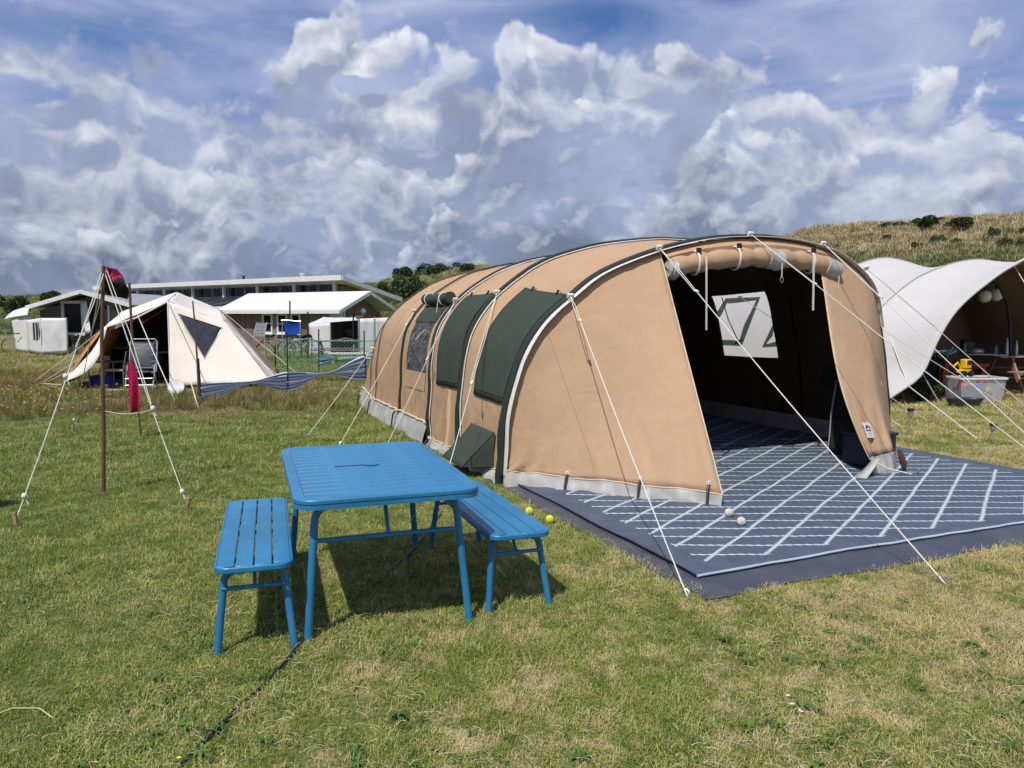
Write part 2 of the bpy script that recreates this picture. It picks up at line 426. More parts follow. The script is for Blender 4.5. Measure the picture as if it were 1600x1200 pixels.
def turf(nt, P):
    """colour of the camp field: mown green, dry straw patches, brown-violet long grass further off"""
    x, y, z = xsep(nt, P)
    P2 = xcomb(nt, x, y, 0.0)
    big = xnoise(nt, P2, .55, 4, .6, .5); mid = xnoise(nt, P2, 2.4, 4, .6, .3); fine = xnoise(nt, P2, 14, 4, .65)
    spk = xnoise(nt, P2, 6.5, 4, .65, .4)
    dry = .475 + (big - .5) * .42 + (mid - .5) * .50 + (spk - .5) * .55 + (fine - .5) * .30
    dry = dry + .040 + (x * .045).f('MINIMUM', .10) + (y.ramp(7, 2.2) * .035) + ((x * -1).ramp(3.0, 9) * y.ramp(10, 14) * .06)
    green = xmix(nt, fine.ramp(.3, .7), (.155, .200, .040), (.245, .275, .075))
    lush = xmix(nt, fine.ramp(.3, .7), (.095, .150, .022), (.165, .215, .045))
    straw = xmix(nt, mid.ramp(.35, .65), (.40, .325, .165), (.52, .43, .25))
    col = xmix(nt, dry.ramp(.36, .52), lush, green)
    col = xmix(nt, dry.ramp(.53, .68) * .92, col, straw)
    bare = xnoise(nt, P2, 1.15, 3, .6, .8)
    col = xmix(nt, bare.ramp(.69, .76) * .7, col, (.27, .235, .19))
    heath = (x * -1 + xnoise(nt, P2, .35, 3, .5) * 5).ramp(3.6, 7.5) * y.ramp(10.6, 13.5) * y.ramp(24, 18)
    heath2 = y.ramp(12.6, 14.2) * y.ramp(17.4, 15.6) * x.ramp(-2.4, -3.4)
    hs = (heath.f('MAXIMUM', heath2)) * xnoise(nt, P2, 1.1, 3, .5).ramp(.28, .6)
    col = xmix(nt, hs * .85, col, xmix(nt, fine.ramp(.3, .7), (.13, .085, .055), (.23, .165, .095)))
    far = y.ramp(19, 23) * x.ramp(-8, -14) * xnoise(nt, P2, .5, 3, .5).ramp(.35, .6)
    col = xmix(nt, far * .8, col, (.38, .27, .14))
    return col
def m_ground():
    m, nt, p = newmat('turf_soil'); P = gpos(nt)
    col = turf(nt, P)
    col = xmix(nt, xnoise(nt, P, 45, 4, .7).ramp(.35, .7) * .7, col, (.07, .056, .028))
    nt.links.new(col.k, p.inputs['Base Color']); p.inputs['Roughness'].default_value = .95; p.inputs['Specular IOR Level'].default_value = .1
    setbump(nt, p, xnoise(nt, P, 30, 6, .7), 1.0, .03)
    return m
def m_blade(name, coltint):
    m, nt, p = newmat(name); P = gpos(nt)
    r = X(nt, nt.nodes.new('ShaderNodeObjectInfo').outputs['Random'])
    col = turf(nt, P)
    b = xnoise(nt, P, 95, 2, .5)
    col = xmix(nt, (r * .35 + b * .65).ramp(.50, .66) * .65, col, (.58, .53, .27))
    col = xmix(nt, (r * .3 + b * .7).ramp(.47, .30) * .75, col, (.075, .13, .020))
    col = xmul(nt, col, coltint)
    nt.links.new(col.k, p.inputs['Base Color']); p.inputs['Roughness'].default_value = .7; p.inputs['Specular IOR Level'].default_value = .2
    tr = nt.nodes.new('ShaderNodeBsdfTranslucent'); nt.links.new(col.k, tr.inputs[0])
    mx = nt.nodes.new('ShaderNodeMixShader'); mx.inputs[0].default_value = .25
    nt.links.new(p.outputs[0], mx.inputs[1]); nt.links.new(tr.outputs[0], mx.inputs[2])
    nt.links.new(mx.outputs[0], nt.nodes['Material Output'].inputs[0])
    return m
g = MB(); S = 700
rows = []
ys = [-40, -5, 0] + [1 + .5 * i for i in range(60)] + [32, 36, 42, 50, 60, 80, 120, 200, 400, 900]
for yy in ys:
    w = max(30, abs(yy) * 1.6 + 30)
    rows.append([Vector((-w + 2 * w * j / 80, yy, .0 if yy > 31 else .012 * (fbm(j * .7, yy * .8) - .5))) for j in range(81)])
struct(g.sheet(rows).build('ground', m_ground(), smooth=True))

# ---- dunes: a ridge seen right across the back, highest on the right
def tab(x, T):
    if x <= T[0][0]: return T[0][1]
    for (a, b), (c, d) in zip(T, T[1:]):
        if x <= c:
            t = (x - a) / (c - a); t = t * t * (3 - 2 * t); return b + (d - b) * t
    return T[-1][1]
SKY_Y = [(-600, 470), (0, 466), (60, 464), (200, 463), (400, 462), (530, 461), (570, 446), (640, 430), (740, 418), (790, 422), (900, 440), (1100, 425), (1200, 380), (1270, 357), (1340, 352), (1420, 349), (1480, 343), (1550, 337), (1600, 333), (1800, 318), (2400, 330)]
RIDGE = [(-600, 130), (0, 120), (500, 112), (650, 96), (900, 85), (1300, 70), (1600, 60), (2400, 60)]
FOOT = [(-600, 62), (0, 62), (350, 90), (500, 90), (650, 52), (900, 42), (1300, 34), (1600, 32), (2400, 34)]
def dune(px, Y):
    r, f = tab(px, RIDGE), tab(px, FOOT); zr = at(px, tab(px, SKY_Y), r).z
    x = (px - 800) / FPX * Y
    t = (Y - f) / (r - f)
    if t <= 0: return -.4 * min(1, -t * 6)
    n = fbm(x * .09 + 3, Y * .09, 4) - .5; n2 = fbm(x * .35, Y * .35 + 9, 3) - .5
    k = sstep(0, 1, min(t, 1)) * .55 + min(t, 1) * .45
    z = zr * k + n * 2.6 * min(1, t * 2) * (1 - .75 * sstep(.7, 1, t)) + n2 * .55 * min(1, t * 3)
    if t > 1: z -= (Y - r) * .10
    return z
def m_dune():
    m, nt, p = newmat('dune_grass_ground'); P = gpos(nt); x, y, z = xsep(nt, P)
    a = xnoise(nt, P, .22, 5, .6, .6); b = xnoise(nt, P, 1.6, 5, .65)
    k = a * .5 + b * .35 - .05 + z * .032 + x.ramp(4, -25) * -.04
    col = xmix(nt, k.ramp(.47, .66), xmix(nt, b.ramp(.3, .7), (.085, .115, .035), (.16, .185, .06)), xmix(nt, b.ramp(.3, .7), (.27, .23, .115), (.40, .33, .19)))
    col = xmix(nt, xnoise(nt, P, .5, 4, .6, .5).ramp(.62, .70) * .8, col, (.50, .43, .31))
    nt.links.new(col.k, p.inputs['Base Color']); p.inputs['Roughness'].default_value = .95; p.inputs['Specular IOR Level'].default_value = .1
    setbump(nt, p, b, 1.0, .5)
    return m, col
d = MB(); rows = []
for i in range(74):
    row = []
    for j in range(211):
        px = -800 + 3300 * j / 210; f, r = tab(px, FOOT), tab(px, RIDGE)
        t = -.12 + 1.9 * (i / 73) ** 1.15; Y = f + (r - f) * t
        row.append(Vector(((px - 800) / FPX * Y, Y, dune(px, Y))))
    rows.append(row)
dm, _ = m_dune()
struct(d.sheet(rows).build('dune_hill', dm, smooth=True, angle=180))
def dune_hit(px, py):
    Y = tab(px, FOOT)
    while Y < 200:
        if at(px, py, Y).z <= dune(px, Y): return Vector((at(px, py, Y).x, Y, dune(px, Y)))
        Y += .4
    r = tab(px, RIDGE); return Vector((at(px, py, r).x, r, dune(px, r)))

# ---- tufts
def tuft_mesh(name, n, rad, hmin, hmax, wid, lean, rng, segs=2):
    vs, fs = [], []
    for k in range(n):
        a = rng.uniform(0, 2 * PI); rr = rad * math.sqrt(rng.random()); bx, by = rr * math.cos(a), rr * math.sin(a)
        d_ = rng.uniform(0, 2 * PI); L = rng.uniform(hmin, hmax); le = rng.uniform(*lean); w = wid * rng.uniform(.7, 1.3)
        sx, sy = -math.sin(d_) * w / 2, math.cos(d_) * w / 2
        i = len(vs); ang = PI / 2 - le * .45; x, y, z = bx, by, -.004
        vs += [(x - sx, y - sy, z), (x + sx, y + sy, z)]
        for s_ in range(segs):
            st = L / segs; x += math.cos(ang) * math.cos(d_) * st; y += math.cos(ang) * math.sin(d_) * st; z += math.sin(ang) * st
            ang -= le * .75
            if s_ == segs - 1: vs.append((x, y, max(z, .004)))
            else:
                q = .8; vs += [(x - sx * q, y - sy * q, z), (x + sx * q, y + sy * q, z)]
        for s_ in range(segs):
            b = i + 2 * s_
            if s_ == segs - 1: fs.append((b, b + 1, b + 2))
            else: fs.append((b, b + 1, b + 3, b + 2))
    me = bpy.data.meshes.new(name); me.from_pydata(vs, [], fs); me.update(); return me
rng = random.Random(3)
lawn_kinds = [tuft_mesh('lawn_kind%d' % i, 62, .085, .018, .052, .0030, (.75, 1.75), rng) for i in range(7)] + \
             [tuft_mesh('lawn_tall%d' % i, 16, .06, .03, .07, .0032, (.2, 1.2), rng) for i in range(2)]
pts, rot, scl, idx = [], [], [], []
def on_sheet(x, y, m=.0):
    u, v = tent_uv(x, y); return (-.06 - m < u < 5.36 + m and -3.3 - m < v < 8.0) or (u > .05 and u < 5.1 and 8 <= v < 8.1)
def add_zone(y0, y1, dens, s0, s1, wmul=.70, lo=0, hi=8):
    area = 0; y = y0
    while y < y1:
        dy = .25; w = y * wmul + .35; n = dens * dy * 2 * w
        for _ in range(int(n) + (rng.random() < n % 1)):
            X_, Y_ = rng.uniform(-w, w), y + rng.random() * dy
            if on_sheet(X_, Y_): continue
            h = vn(X_ * 1.3, Y_ * 1.3) * .6 + vn(X_ * 5, Y_ * 5) * .4
            pts.append((X_, Y_, .0)); rot.append(rng.uniform(0, 6.28)); scl.append(rng.uniform(s0, s1) * (.6 + .75 * h))
            idx.append(rng.randint(lo, hi) if rng.random() < .9 else hi)
        y += dy
add_zone(2.1, 4.5, 430, .85, 1.2, hi=7)
add_zone(4.5, 8, 260, .85, 1.3)
add_zone(8, 13, 110, 1.1, 1.8)
add_zone(13, 24, 40, 1.6, 2.8)
add_zone(24, 40, 11, 2.6, 4.5)
scatter('lawn_grass', pts, rot, scl, idx, lawn_kinds, m_blade('grass_blade', (1.26, 1.24, 1.12)))['label'] = 'short mown grass, green with straw-dry patches, over the camp field'

# broad-leaved weeds and loose straw among the short grass
def rosette(name, n, L, w, rng):
    vs, fs = [], []
    for k in range(n):
        a = rng.uniform(0, 6.28); l = L * rng.uniform(.6, 1.1); ww = w * rng.uniform(.7, 1.2); c, s_ = math.cos(a), math.sin(a); i = len(vs); h = rng.uniform(.010, .030)
        for f_, q, z in ((.05, .25, .006), (.4, 1, h), (.75, .8, h * 1.1), (1, .05, h * .5)):
            vs += [(c * l * f_ - s_ * ww * q / 2, s_ * l * f_ + c * ww * q / 2, z), (c * l * f_ + s_ * ww * q / 2, s_ * l * f_ - c * ww * q / 2, z)]
        for m_ in range(3): fs.append((i + 2 * m_, i + 2 * m_ + 1, i + 2 * m_ + 3, i + 2 * m_ + 2))
    me = bpy.data.meshes.new(name); me.from_pydata(vs, [], fs); me.update(); return me
def m_simple(name, c1, c2):
    m, nt, p = newmat(name); r = X(nt, nt.nodes.new('ShaderNodeObjectInfo').outputs['Random'])
    nt.links.new(xmix(nt, r, c1, c2).k, p.inputs['Base Color']); p.inputs['Roughness'].default_value = .6; p.inputs['Specular IOR Level'].default_value = .25; return m
rw = random.Random(21)
def spread(n, y0, y1):
    pts, rot, scl, idx = [], [], [], []
    while len(pts) < n:
        y = y0 * (y1 / y0) ** rw.random(); x = rw.uniform(-.7, .7) * y
        if on_sheet(x, y, .03) or vn(x * .9 + 7, y * .9) < .42: continue
        pts.append((x, y, .004)); rot.append(rw.uniform(0, 6.28)); scl.append(rw.uniform(.6, 1.25)); idx.append(rw.randint(0, 2))
    return pts, rot, scl, idx
scatter('lawn_weeds', *spread(260, 2.2, 12), [rosette('weed_kind%d' % i, 9 + 3 * i, .030 + .008 * i, .007 + .0025 * i, rw) for i in range(3)], m_simple('weed_leaf', (.065, .125, .024), (.12, .19, .04)))['label'] = 'small broad-leaved weeds among the mown grass'
def straw_mesh(name):
    mb = MB()
    for _ in range(5):
        a = rw.uniform(0, 6.28); l = rw.uniform(.03, .07); c = Vector((rw.uniform(-.08, .08), rw.uniform(-.08, .08), rw.uniform(.012, .030))); d_ = Vector((math.cos(a), math.sin(a), rw.uniform(-.2, .2))) * l / 2
        mb.tube([c - d_, c + Vector((0, 0, .006)), c + d_], .0008, 3)
    me = bpy.data.meshes.new(name); me.from_pydata([tuple(v) for v in mb.v], [], mb.f); me.update(); return me
scatter('loose_straw', *spread(900, 2.2, 13), [straw_mesh('straw_kind%d' % i) for i in range(3)], m_simple('straw', (.46, .39, .21), (.60, .52, .32)))['label'] = 'loose dry straws lying on the lawn'

# longer, browner flowering grass by the neighbours' windbreak and flags
long_kinds = [tuft_mesh('long_kind%d' % i, 24, .09, .10, .26, .005, (.05, .7), rng, 3) for i in range(4)]
pts, rot, scl, idx = [], [], [], []
for _ in range(5200):
    Y_ = rng.uniform(10.8, 22); X_ = rng.uniform(-.72 * Y_, -.19 * Y_)
    if Y_ < 13.2 and X_ > -6.3 - (13.2 - Y_): continue
    if on_sheet(X_, Y_, .2): continue
    if -10.6 < X_ < -5.6 and 16.2 < Y_ < 20.5: continue
    if vn(X_ * .5, Y_ * .5) < .36: continue
    pts.append((X_, Y_, 0)); rot.append(rng.uniform(0, 6.28)); scl.append(rng.uniform(.5, 1.15)); idx.append(rng.randint(0, 3))
scatter('long_grass', pts, rot, scl, idx, long_kinds, m_blade('long_grass_blade', (1.05, .95, .85)))['label'] = 'longer brown-violet flowering grass left of the field'

# marram on the dunes
def m_marram():
    m, nt, p = newmat('marram'); P = gpos(nt)
    r = X(nt, nt.nodes.new('ShaderNodeObjectInfo').outputs['Random'])
    x, y, z = xsep(nt, P); a = xnoise(nt, P, .22, 5, .6, .6); b = xnoise(nt, P, 1.6, 5, .65)
    k = a * .5 + b * .25 + r * .14 - .055 + z * .038 + x.ramp(4, -25) * -.04 - .02
    col = xmix(nt, k.ramp(.50, .68), (.17, .20, .075), (.50, .42, .25))
    nt.links.new(col.k, p.inputs['Base Color']); p.inputs['Roughness'].default_value = .8; p.inputs['Specular IOR Level'].default_value = .15
    return m
mar = [tuft_mesh('marram_kind%d' % i, 34, .34, .25, .62, .032, (.3, 1.3), rng, 2) for i in range(5)]
pts, rot, scl, idx = [], [], [], []
for _ in range(17000):
    q = rng.random()
    px = rng.uniform(1170, 1720) if q < .56 else (rng.uniform(540, 1170) if q < .88 else rng.uniform(-60, 210))
    f, r = tab(px, FOOT), tab(px, RIDGE); Y = f + (r - f) * rng.uniform(.02, 1.06)
    z = dune(px, Y)
    if z < 0: continue
    pts.append(((px - 800) / FPX * Y, Y, z)); rot.append(rng.uniform(0, 6.28)); scl.append(rng.uniform(.5, 1.15)); idx.append(rng.randint(0, 4))
scatter('marram_grass', pts, rot, scl, idx, mar, m_marram())['label'] = 'tufts of straw and green marram grass on the dunes'

# ---- bushes on the dunes
def m_leaf(name, c1, c2):
    m, nt, p = newmat(name); o = ocoord(nt)
    col = xmix(nt, (xnoise(nt, o, 2.2, 3, .6) * .6 + xnoise(nt, o, 17, 2, .6) * .4).ramp(.35, .65), c1, c2)
    nt.links.new(col.k, p.inputs['Base Color']); p.inputs['Roughness'].default_value = .6; p.inputs['Specular IOR Level'].default_value = .2
    return m
M['leaf'] = m_leaf('bush_leaves', (.022, .042, .014), (.055, .085, .028))
M['leaf2'] = m_leaf('shrub_leaves', (.04, .058, .026), (.085, .105, .045))
def bush_mesh(seed, n=2600, lobes=9, leaf=.075):
    rg = random.Random(seed); vs, fs = [], []
    L = [(rg.uniform(-.75, .75), rg.uniform(-.5, .5), rg.uniform(.18, .55), rg.uniform(.28, .5)) for _ in range(lobes)]
    for _ in range(n):
        cx, cy, cz, r = rg.choice(L)
        a, b = rg.uniform(0, 2 * PI), math.acos(rg.uniform(-.5, 1)); q = r * rg.uniform(.75, 1.08)
        p = Vector((cx + q * math.sin(b) * math.cos(a), cy + q * math.sin(b) * math.sin(a), cz * 1.0 + q * math.cos(b) * .8))
        if p.z < 0: p.z = rg.uniform(0, .1)
        n_ = Vector((rg.gauss(0, 1), rg.gauss(0, 1), rg.gauss(.4, 1))).normalized(); t = n_.orthogonal().normalized(); w = n_.cross(t)
        s_ = leaf * rg.uniform(.6, 1.3); i = len(vs)
        vs += [p - t * s_, p + w * s_ * .5, p + t * s_, p - w * s_ * .5]; fs.append((i, i + 1, i + 2, i + 3))
    i = len(vs)                                                      # short woody stems
    mb = MB()
    for cx, cy, cz, r in L: mb.tube([(cx * .2, cy * .2, -.1), (cx * .6, cy * .6, cz * .5), (cx, cy, cz)], [.04, .03, .015], 5)
    fs += [[k + i for k in f_] for f_ in mb.f]; vs += mb.v
    me = bpy.data.meshes.new('bush'); me.from_pydata([tuple(v) for v in vs], [], fs); me.update(); me.materials.append(M['leaf']); return me
BM = [bush_mesh(s_) for s_ in (11, 12, 13, 14)]
def bush(px, py, wpx, hpx, label, k=0, mat='leaf'):
    p = dune_hit(px, py + hpx * .5) if True else None
    o = bpy.data.objects.new('bush', BM[k % 4]); COL.objects.link(o)
    w = wpx / FPX * p.y; h = hpx / FPX * p.y
    o.location = p - Vector((0, 0, .1)); o.scale = (w / 2.2, w / 2.4, max(.5, h * 1.75)); o.rotation_euler = (0, 0, k * 1.3)
    if mat != 'leaf': o.material_slots[0].link = 'OBJECT'; o.material_slots[0].material = M[mat]
    return tag(o, label, 'bush', 'bushes on the dunes')
bush(1455, 348, 62, 12, 'dark bush on the dune crest above the white tent, left half of the long clump', 0)
bush(1500, 347, 56, 11, 'dark bush on the dune crest above the white tent, right half of the long clump', 1)
bush(1398, 352, 44, 6, 'low dark bush on the crest left of the long crest clump', 2)
bush(1552, 366, 28, 12, 'round bush high on the right dune below the crest', 3, 'leaf2')
bush(1597, 364, 22, 11, 'bush cut by the right picture edge near the dune crest', 1, 'leaf2')
bush(1466, 377, 26, 11, 'grey-green bush on the middle of the right dune, left of a pair', 2, 'leaf2')
bush(1494, 379, 22, 9, 'grey-green bush on the middle of the right dune, right of a pair', 0, 'leaf2')
bush(1432, 386, 26, 9, 'small bush on the lower slope above the first tent hump', 3, 'leaf2')
bush(1570, 384, 30, 14, 'bush low on the right dune above the white tent', 0, 'leaf2')
bush(1600, 385, 26, 14, 'bush cut by the right picture edge low on the dune', 2, 'leaf2')
bush(1385, 372, 24, 8, 'small bush on the slope just right of the tan tent roof', 1, 'leaf2')
bush(635, 427, 50, 14, 'dark bush on the dune crest between building and tan tent', 1)
bush(680, 424, 60, 13, 'dark bush on the dune crest just above the tan tent rear', 2)
bush(725, 419, 40, 9, 'dark bush touching the tan tent roofline on the crest', 3)
bush(600, 466, 66, 26, 'big dark hedge bush behind the gable of the white-roofed chalet', 0)
bush(640, 456, 60, 26, 'big dark bush between the chalet and the tan tent', 2)
bush(560, 452, 34, 12, 'bush beside the roof end of the long building', 3)
bush(86, 468, 40, 18, 'bushy dark tree top behind the weathered cabin roof', 1)
bush(20, 482, 50, 22, 'dark bush at the left picture edge behind the cabin', 3)

# ================================================================== tan tunnel tent
tent = thing('tunnel_tent', 'large tan canvas tunnel tent with green hoop sleeves, standing open on a dark rug', 'tent', TENT_O, TENT_RZ)
PROF = [(0, 0), (.02, .35), (.04, .67), (.12, .98), (.24, 1.29), (.44, 1.57), (.70, 1.79), (1.07, 2.05), (1.68, 2.28), (2.3, 2.43), (2.88, 2.485), (3.4, 2.48), (3.86, 2.42), (4.28, 2.29), (4.72, 1.97), (4.91, 1.42), (5.05, .7), (5.12, 0)]
def catmull(P, n=12):
    out = []
    for i in range(len(P) - 1):
        p0 = P[max(i - 1, 0)]; p1 = P[i]; p2 = P[i + 1]; p3 = P[min(i + 2, len(P) - 1)]
        for k in range(n):
            t = k / n
            out.append(tuple(.5 * (2 * b + (c - a) * t + (2 * a - 5 * b + 4 * c - d_) * t * t + (-a + 3 * b - 3 * c + d_) * t ** 3) for a, b, c, d_ in zip(p0, p1, p2, p3)))
    return out + [tuple(P[-1])]
def arclen(P):
    P = [Vector(p) for p in P]; L = [0]
    for a, b in zip(P, P[1:]): L.append(L[-1] + (b - a).length)
    return P, L
PROF2 = [(0, 0), (.02, .35), (.035, .70), (.06, 1.12), (.13, 1.45), (.34, 1.76), (.66, 2.02), (1.06, 2.24), (1.55, 2.38), (2.1, 2.45), (2.75, 2.49), (3.4, 2.48), (3.86, 2.42), (4.28, 2.29), (4.72, 1.97), (4.91, 1.42), (5.05, .7), (5.12, 0)]
_PA = arclen([(a, b, 0) for a, b in catmull(PROF)]); _PB = arclen([(a, b, 0) for a, b in catmull(PROF2)])
def prof(t, v=0.):
    """hoop outline; the hoops further back stand squarer than the front one"""
    a = _prof(t, *_PA)
    return a if v <= 0 else lerp(a, _prof(t, *_PB), sstep(0, 2.2, v) * (1 - .75 * sstep(4.6, 7.4, v)))
def _prof(t, _pp, _pl):
    s_ = t * _pl[-1]
    lo, hi = 0, len(_pl) - 1
    while hi - lo > 1:
        m_ = (lo + hi) // 2
        if _pl[m_] <= s_: lo = m_
        else: hi = m_
    w = (s_ - _pl[lo]) / max(1e-9, _pl[hi] - _pl[lo]); return lerp(_pp[lo], _pp[hi], min(1, w))
def prof_t(cond, v=0.):
    for i in range(1001):
        if cond(prof(i / 1000, v)): return i / 1000
    return 1
HOOPS = [0, 1.35, 2.5, 4.0, 5.6, 6.45]
ZS = [(-.2, 1.0), (0, 1.0), (1.35, 1.035), (2.5, 1.0), (4.0, .995), (5.0, 1.0), (5.6, .995), (6.45, .955), (7.0, .87), (7.4, .74), (7.7, .56), (7.92, .32), (8.05, .05)]
def zsc(v):
    for (a, b), (c, d_) in zip(ZS, ZS[1:]):
        if v <= c: return b + (d_ - b) * (v - a) / (c - a)
    return ZS[-1][1]
def shell(t, v, off=0.):
    """point of the tunnel skin; the cloth sags slightly between the hoops"""
    p = prof(t, v); e = .002
    a, b = prof(max(0, t - e), v), prof(min(1, t + e), v); n = Vector((-(b.y - a.y), (b.x - a.x), 0)).normalized()
    sag = 0
    for a_, b_ in zip(HOOPS, HOOPS[1:]):
        if a_ < v < b_:
            w = (v - a_) / (b_ - a_); sag = .035 * math.sin(PI * w) * math.sin(PI * min(1, max(0, t * 1.05)))
    low = max(0, 1 - min(t, 1 - t) / .09)                            # wrinkles drawn towards the pegs
    low2 = max(0, 1 - min(t, 1 - t) / .17)
    wr = .020 * low * math.sin(v * 17 + 3 * fbm(v * 2, t * 9)) + .020 * (fbm(v * 2.2, t * 16, 3) - .5) + .012 * low2 * math.sin((v * 2.1 + t * 14) * 2 * PI + 4 * fbm(v * 3, t * 12))
    k = off - sag + wr * (0 if v <= .001 else 1)
    c = 2.56; squeeze = 1 - .10 * sstep(5.4, 8.05, v)
    return Vector((c + (p.x + n.x * k - c) * squeeze, v, max(0, (p.y + n.y * k)) * zsc(v)))
# skin with openings for the clear windows
T_ = lambda u=None, z=None, side=0, v=0.: prof_t((lambda p: p.y >= z) if side == 0 else (lambda p: p.x > 3 and p.y <= z), v)
tl0, tl1 = T_(z=.88, v=3.2), T_(z=1.60, v=3.2)
tr0, tr1 = T_(z=1.93, side=1), T_(z=1.0, side=1)
WINL = (tl0, tl1, 2.82, 3.78); WINR = (tr0, tr1, 1.80, 3.02)
ts = sorted(set([i / 110 for i in range(111)] + [tl0, tl1, tr0, tr1]))
vs_ = sorted(set([.0, 8.05] + [i * .075 for i in range(1, 107)] + [WINL[2], WINL[3], WINR[2], WINR[3]]))
def inwin(t, v): return any(w[0] - 1e-6 < t < w[1] + 1e-6 and w[2] - 1e-6 < v < w[3] + 1e-6 for w in (WINL, WINR))
outer = MB().sheet([[shell(t, v) for t in ts] for v in vs_], skip=lambda i, j: inwin((ts[j] + ts[j + 1]) / 2, (vs_[i] + vs_[i + 1]) / 2))
outer.build('roof_and_side_canvas', 'tan', tent, angle=180)
MB().sheet([[shell(t, v, -.03) for t in ts] for v in vs_ if .1 < v < 4.05], skip=None if False else (lambda i, j, vv=[v for v in vs_ if .1 < v < 4.05]: inwin((ts[j] + ts[j + 1]) / 2, (vv[i] + vv[i + 1]) / 2))).build('inner_face_shaded', 'tan_shade', tent, angle=180)  # inner face of the skin, its shade painted in by the darker canvas
def patch(w, off, nt_=16, nv_=10, ext=0.):
    return [[shell(lerp(w[0], w[1], i / nt_), lerp(w[2] - ext, w[3] + ext, j / nv_), off) for j in range(nv_ + 1)] for i in range(nt_ + 1)]
def m_crinkle_glints():
    m, nt, p = newmat('crinkled_foil_painted_glints'); o = ocoord(nt); x, y, z = xsep(nt, o)
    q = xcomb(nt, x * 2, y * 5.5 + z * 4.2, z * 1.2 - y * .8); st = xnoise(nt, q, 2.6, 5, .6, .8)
    nt.links.new(xmix(nt, (st - .5).f('ABSOLUTE').ramp(.045, .0) * .85 + st.ramp(.56, .68) * .6, (.05, .048, .07), (.72, .72, .76)).k, p.inputs['Base Color']); p.inputs['Roughness'].default_value = .12; p.inputs['Alpha'].default_value = .82; p.inputs['Specular IOR Level'].default_value = 1.0  # pale streaks in the base colour imitate reflections on the foil
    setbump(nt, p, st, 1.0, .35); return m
pl = MB().sheet(patch(WINL, .0)).build('window_pane', m_crinkle_glints(), tent)
MB().sheet(patch(WINR, .0)).build('window_pane', 'pane', tent)
# dark mosquito strip and rolled flap over the left window
MB().sheet(patch((tl1 - .005, tl1 + .030, 2.80, 3.80), .012, 4)).build('window_valance', 'green', tent)
tt = tl1 + .036
axis = [shell(tt, lerp(2.74, 3.86, i / 12), .07) for i in range(13)]
rl = MB().tube(axis, [.075 + .006 * math.sin(i * 2.1) for i in range(13)], 14).build('rolled_window_flap', 'green', tent)
for i in (3, 10): MB().tube([axis[i] + Vector((.085 * math.cos(a), 0, .085 * math.sin(a))) for a in [2 * PI * k / 14 for k in range(14)]], .009, 6, closed=True).build('tie_tape', 'piping', rl)
MB().tube([axis[4] + Vector((-.07, -.02, .03)), axis[4] + Vector((-.10, -.01, -.25)), shell(tl0 + .05, 3.3, .05)], .007, 6).build('tie_cord', 'rope', rl)
MB().sheet(patch((tl0 - .028, tl0, 2.80, 3.80), .008, 3)).build('pane_hem', 'tan', tent)
# interior bedroom wall
bw = MB(); rows = []
for k in range(13):
    f_ = k / 12; rows.append([Vector((lerp(2.56, shell(t, 4.03, -.05).x, f_), 4.03 + .03 * math.sin(t * 60) * f_, lerp(.0, shell(t, 4.03, -.05).z, f_))) for t in ts])
bw.sheet(rows).build('bedroom_wall', 'tan_shade', tent, angle=180)
# hoops: green sleeve with white piping along its front edge
def sleeve(v, w, off, mat, name, t0=0., t1=1., zmin=0., wav=0.):
    mb = MB(); rows = []; n = 110
    for i in range(n + 1):
        t = lerp(t0, t1, i / n); q = []
        ww = w + wav * (fbm(i * .55, v * 3, 3) - .5)
        if wav: ww *= min(1, (t1 - t) / .16 + .06)
        for a, o_ in ((-ww / 2, 0.0), (-ww / 2 * .96, off), (0, off * 1.5), (w / 2 * .96, off), (w / 2, 0.0)):
            p = shell(t, max(v, .0), .012 + o_); p.y = v + a; q.append(p)
        rows.append(q)
    mb.sheet(rows); return mb.build(name, mat, tent, angle=60)
sleeve(.05, .11, .028, 'green_sleeve', 'hoop_sleeve')
sleeve(-.050, .080, .004, 'piping', 'hoop_edge_tape', .012, prof_t(lambda p: p.x > 3 and p.y <= 1.5), wav=.05)
sleeve(1.385, .085, .024, 'green_sleeve', 'hoop_sleeve'); sleeve(1.328, .026, .006, 'piping', 'hoop_piping')
sleeve(2.535, .07, .022, 'green_sleeve', 'hoop_sleeve', 0, .66); sleeve(2.488, .022, .006, 'piping', 'hoop_piping', 0, .66)
sleeve(4.0, .045, .014, 'green_sleeve', 'hoop_sleeve')
for v in (5.6, 6.45): sleeve(v, .028, .010, 'cord', 'seam_tape', 0, 1)
# hoop poles seen from inside
for v in (.04, 1.38): MB().tube([shell(i / 60, v, -.05) for i in range(61)], .014, 8).build('hoop_pole', 'blackplastic', tent)
M['seam'] = pm('tan_seam', (.37, .235, .147), .85, .1)
for v, ta, tb in ((.62, .02, .13), (1.95, .02, .13), (4.8, .02, .45), (3.25, .02, .10)):
    MB().tube([shell(lerp(ta, tb, i / 40), v, .002) for i in range(41)], .0045, 5).build('seam', 'seam', tent)
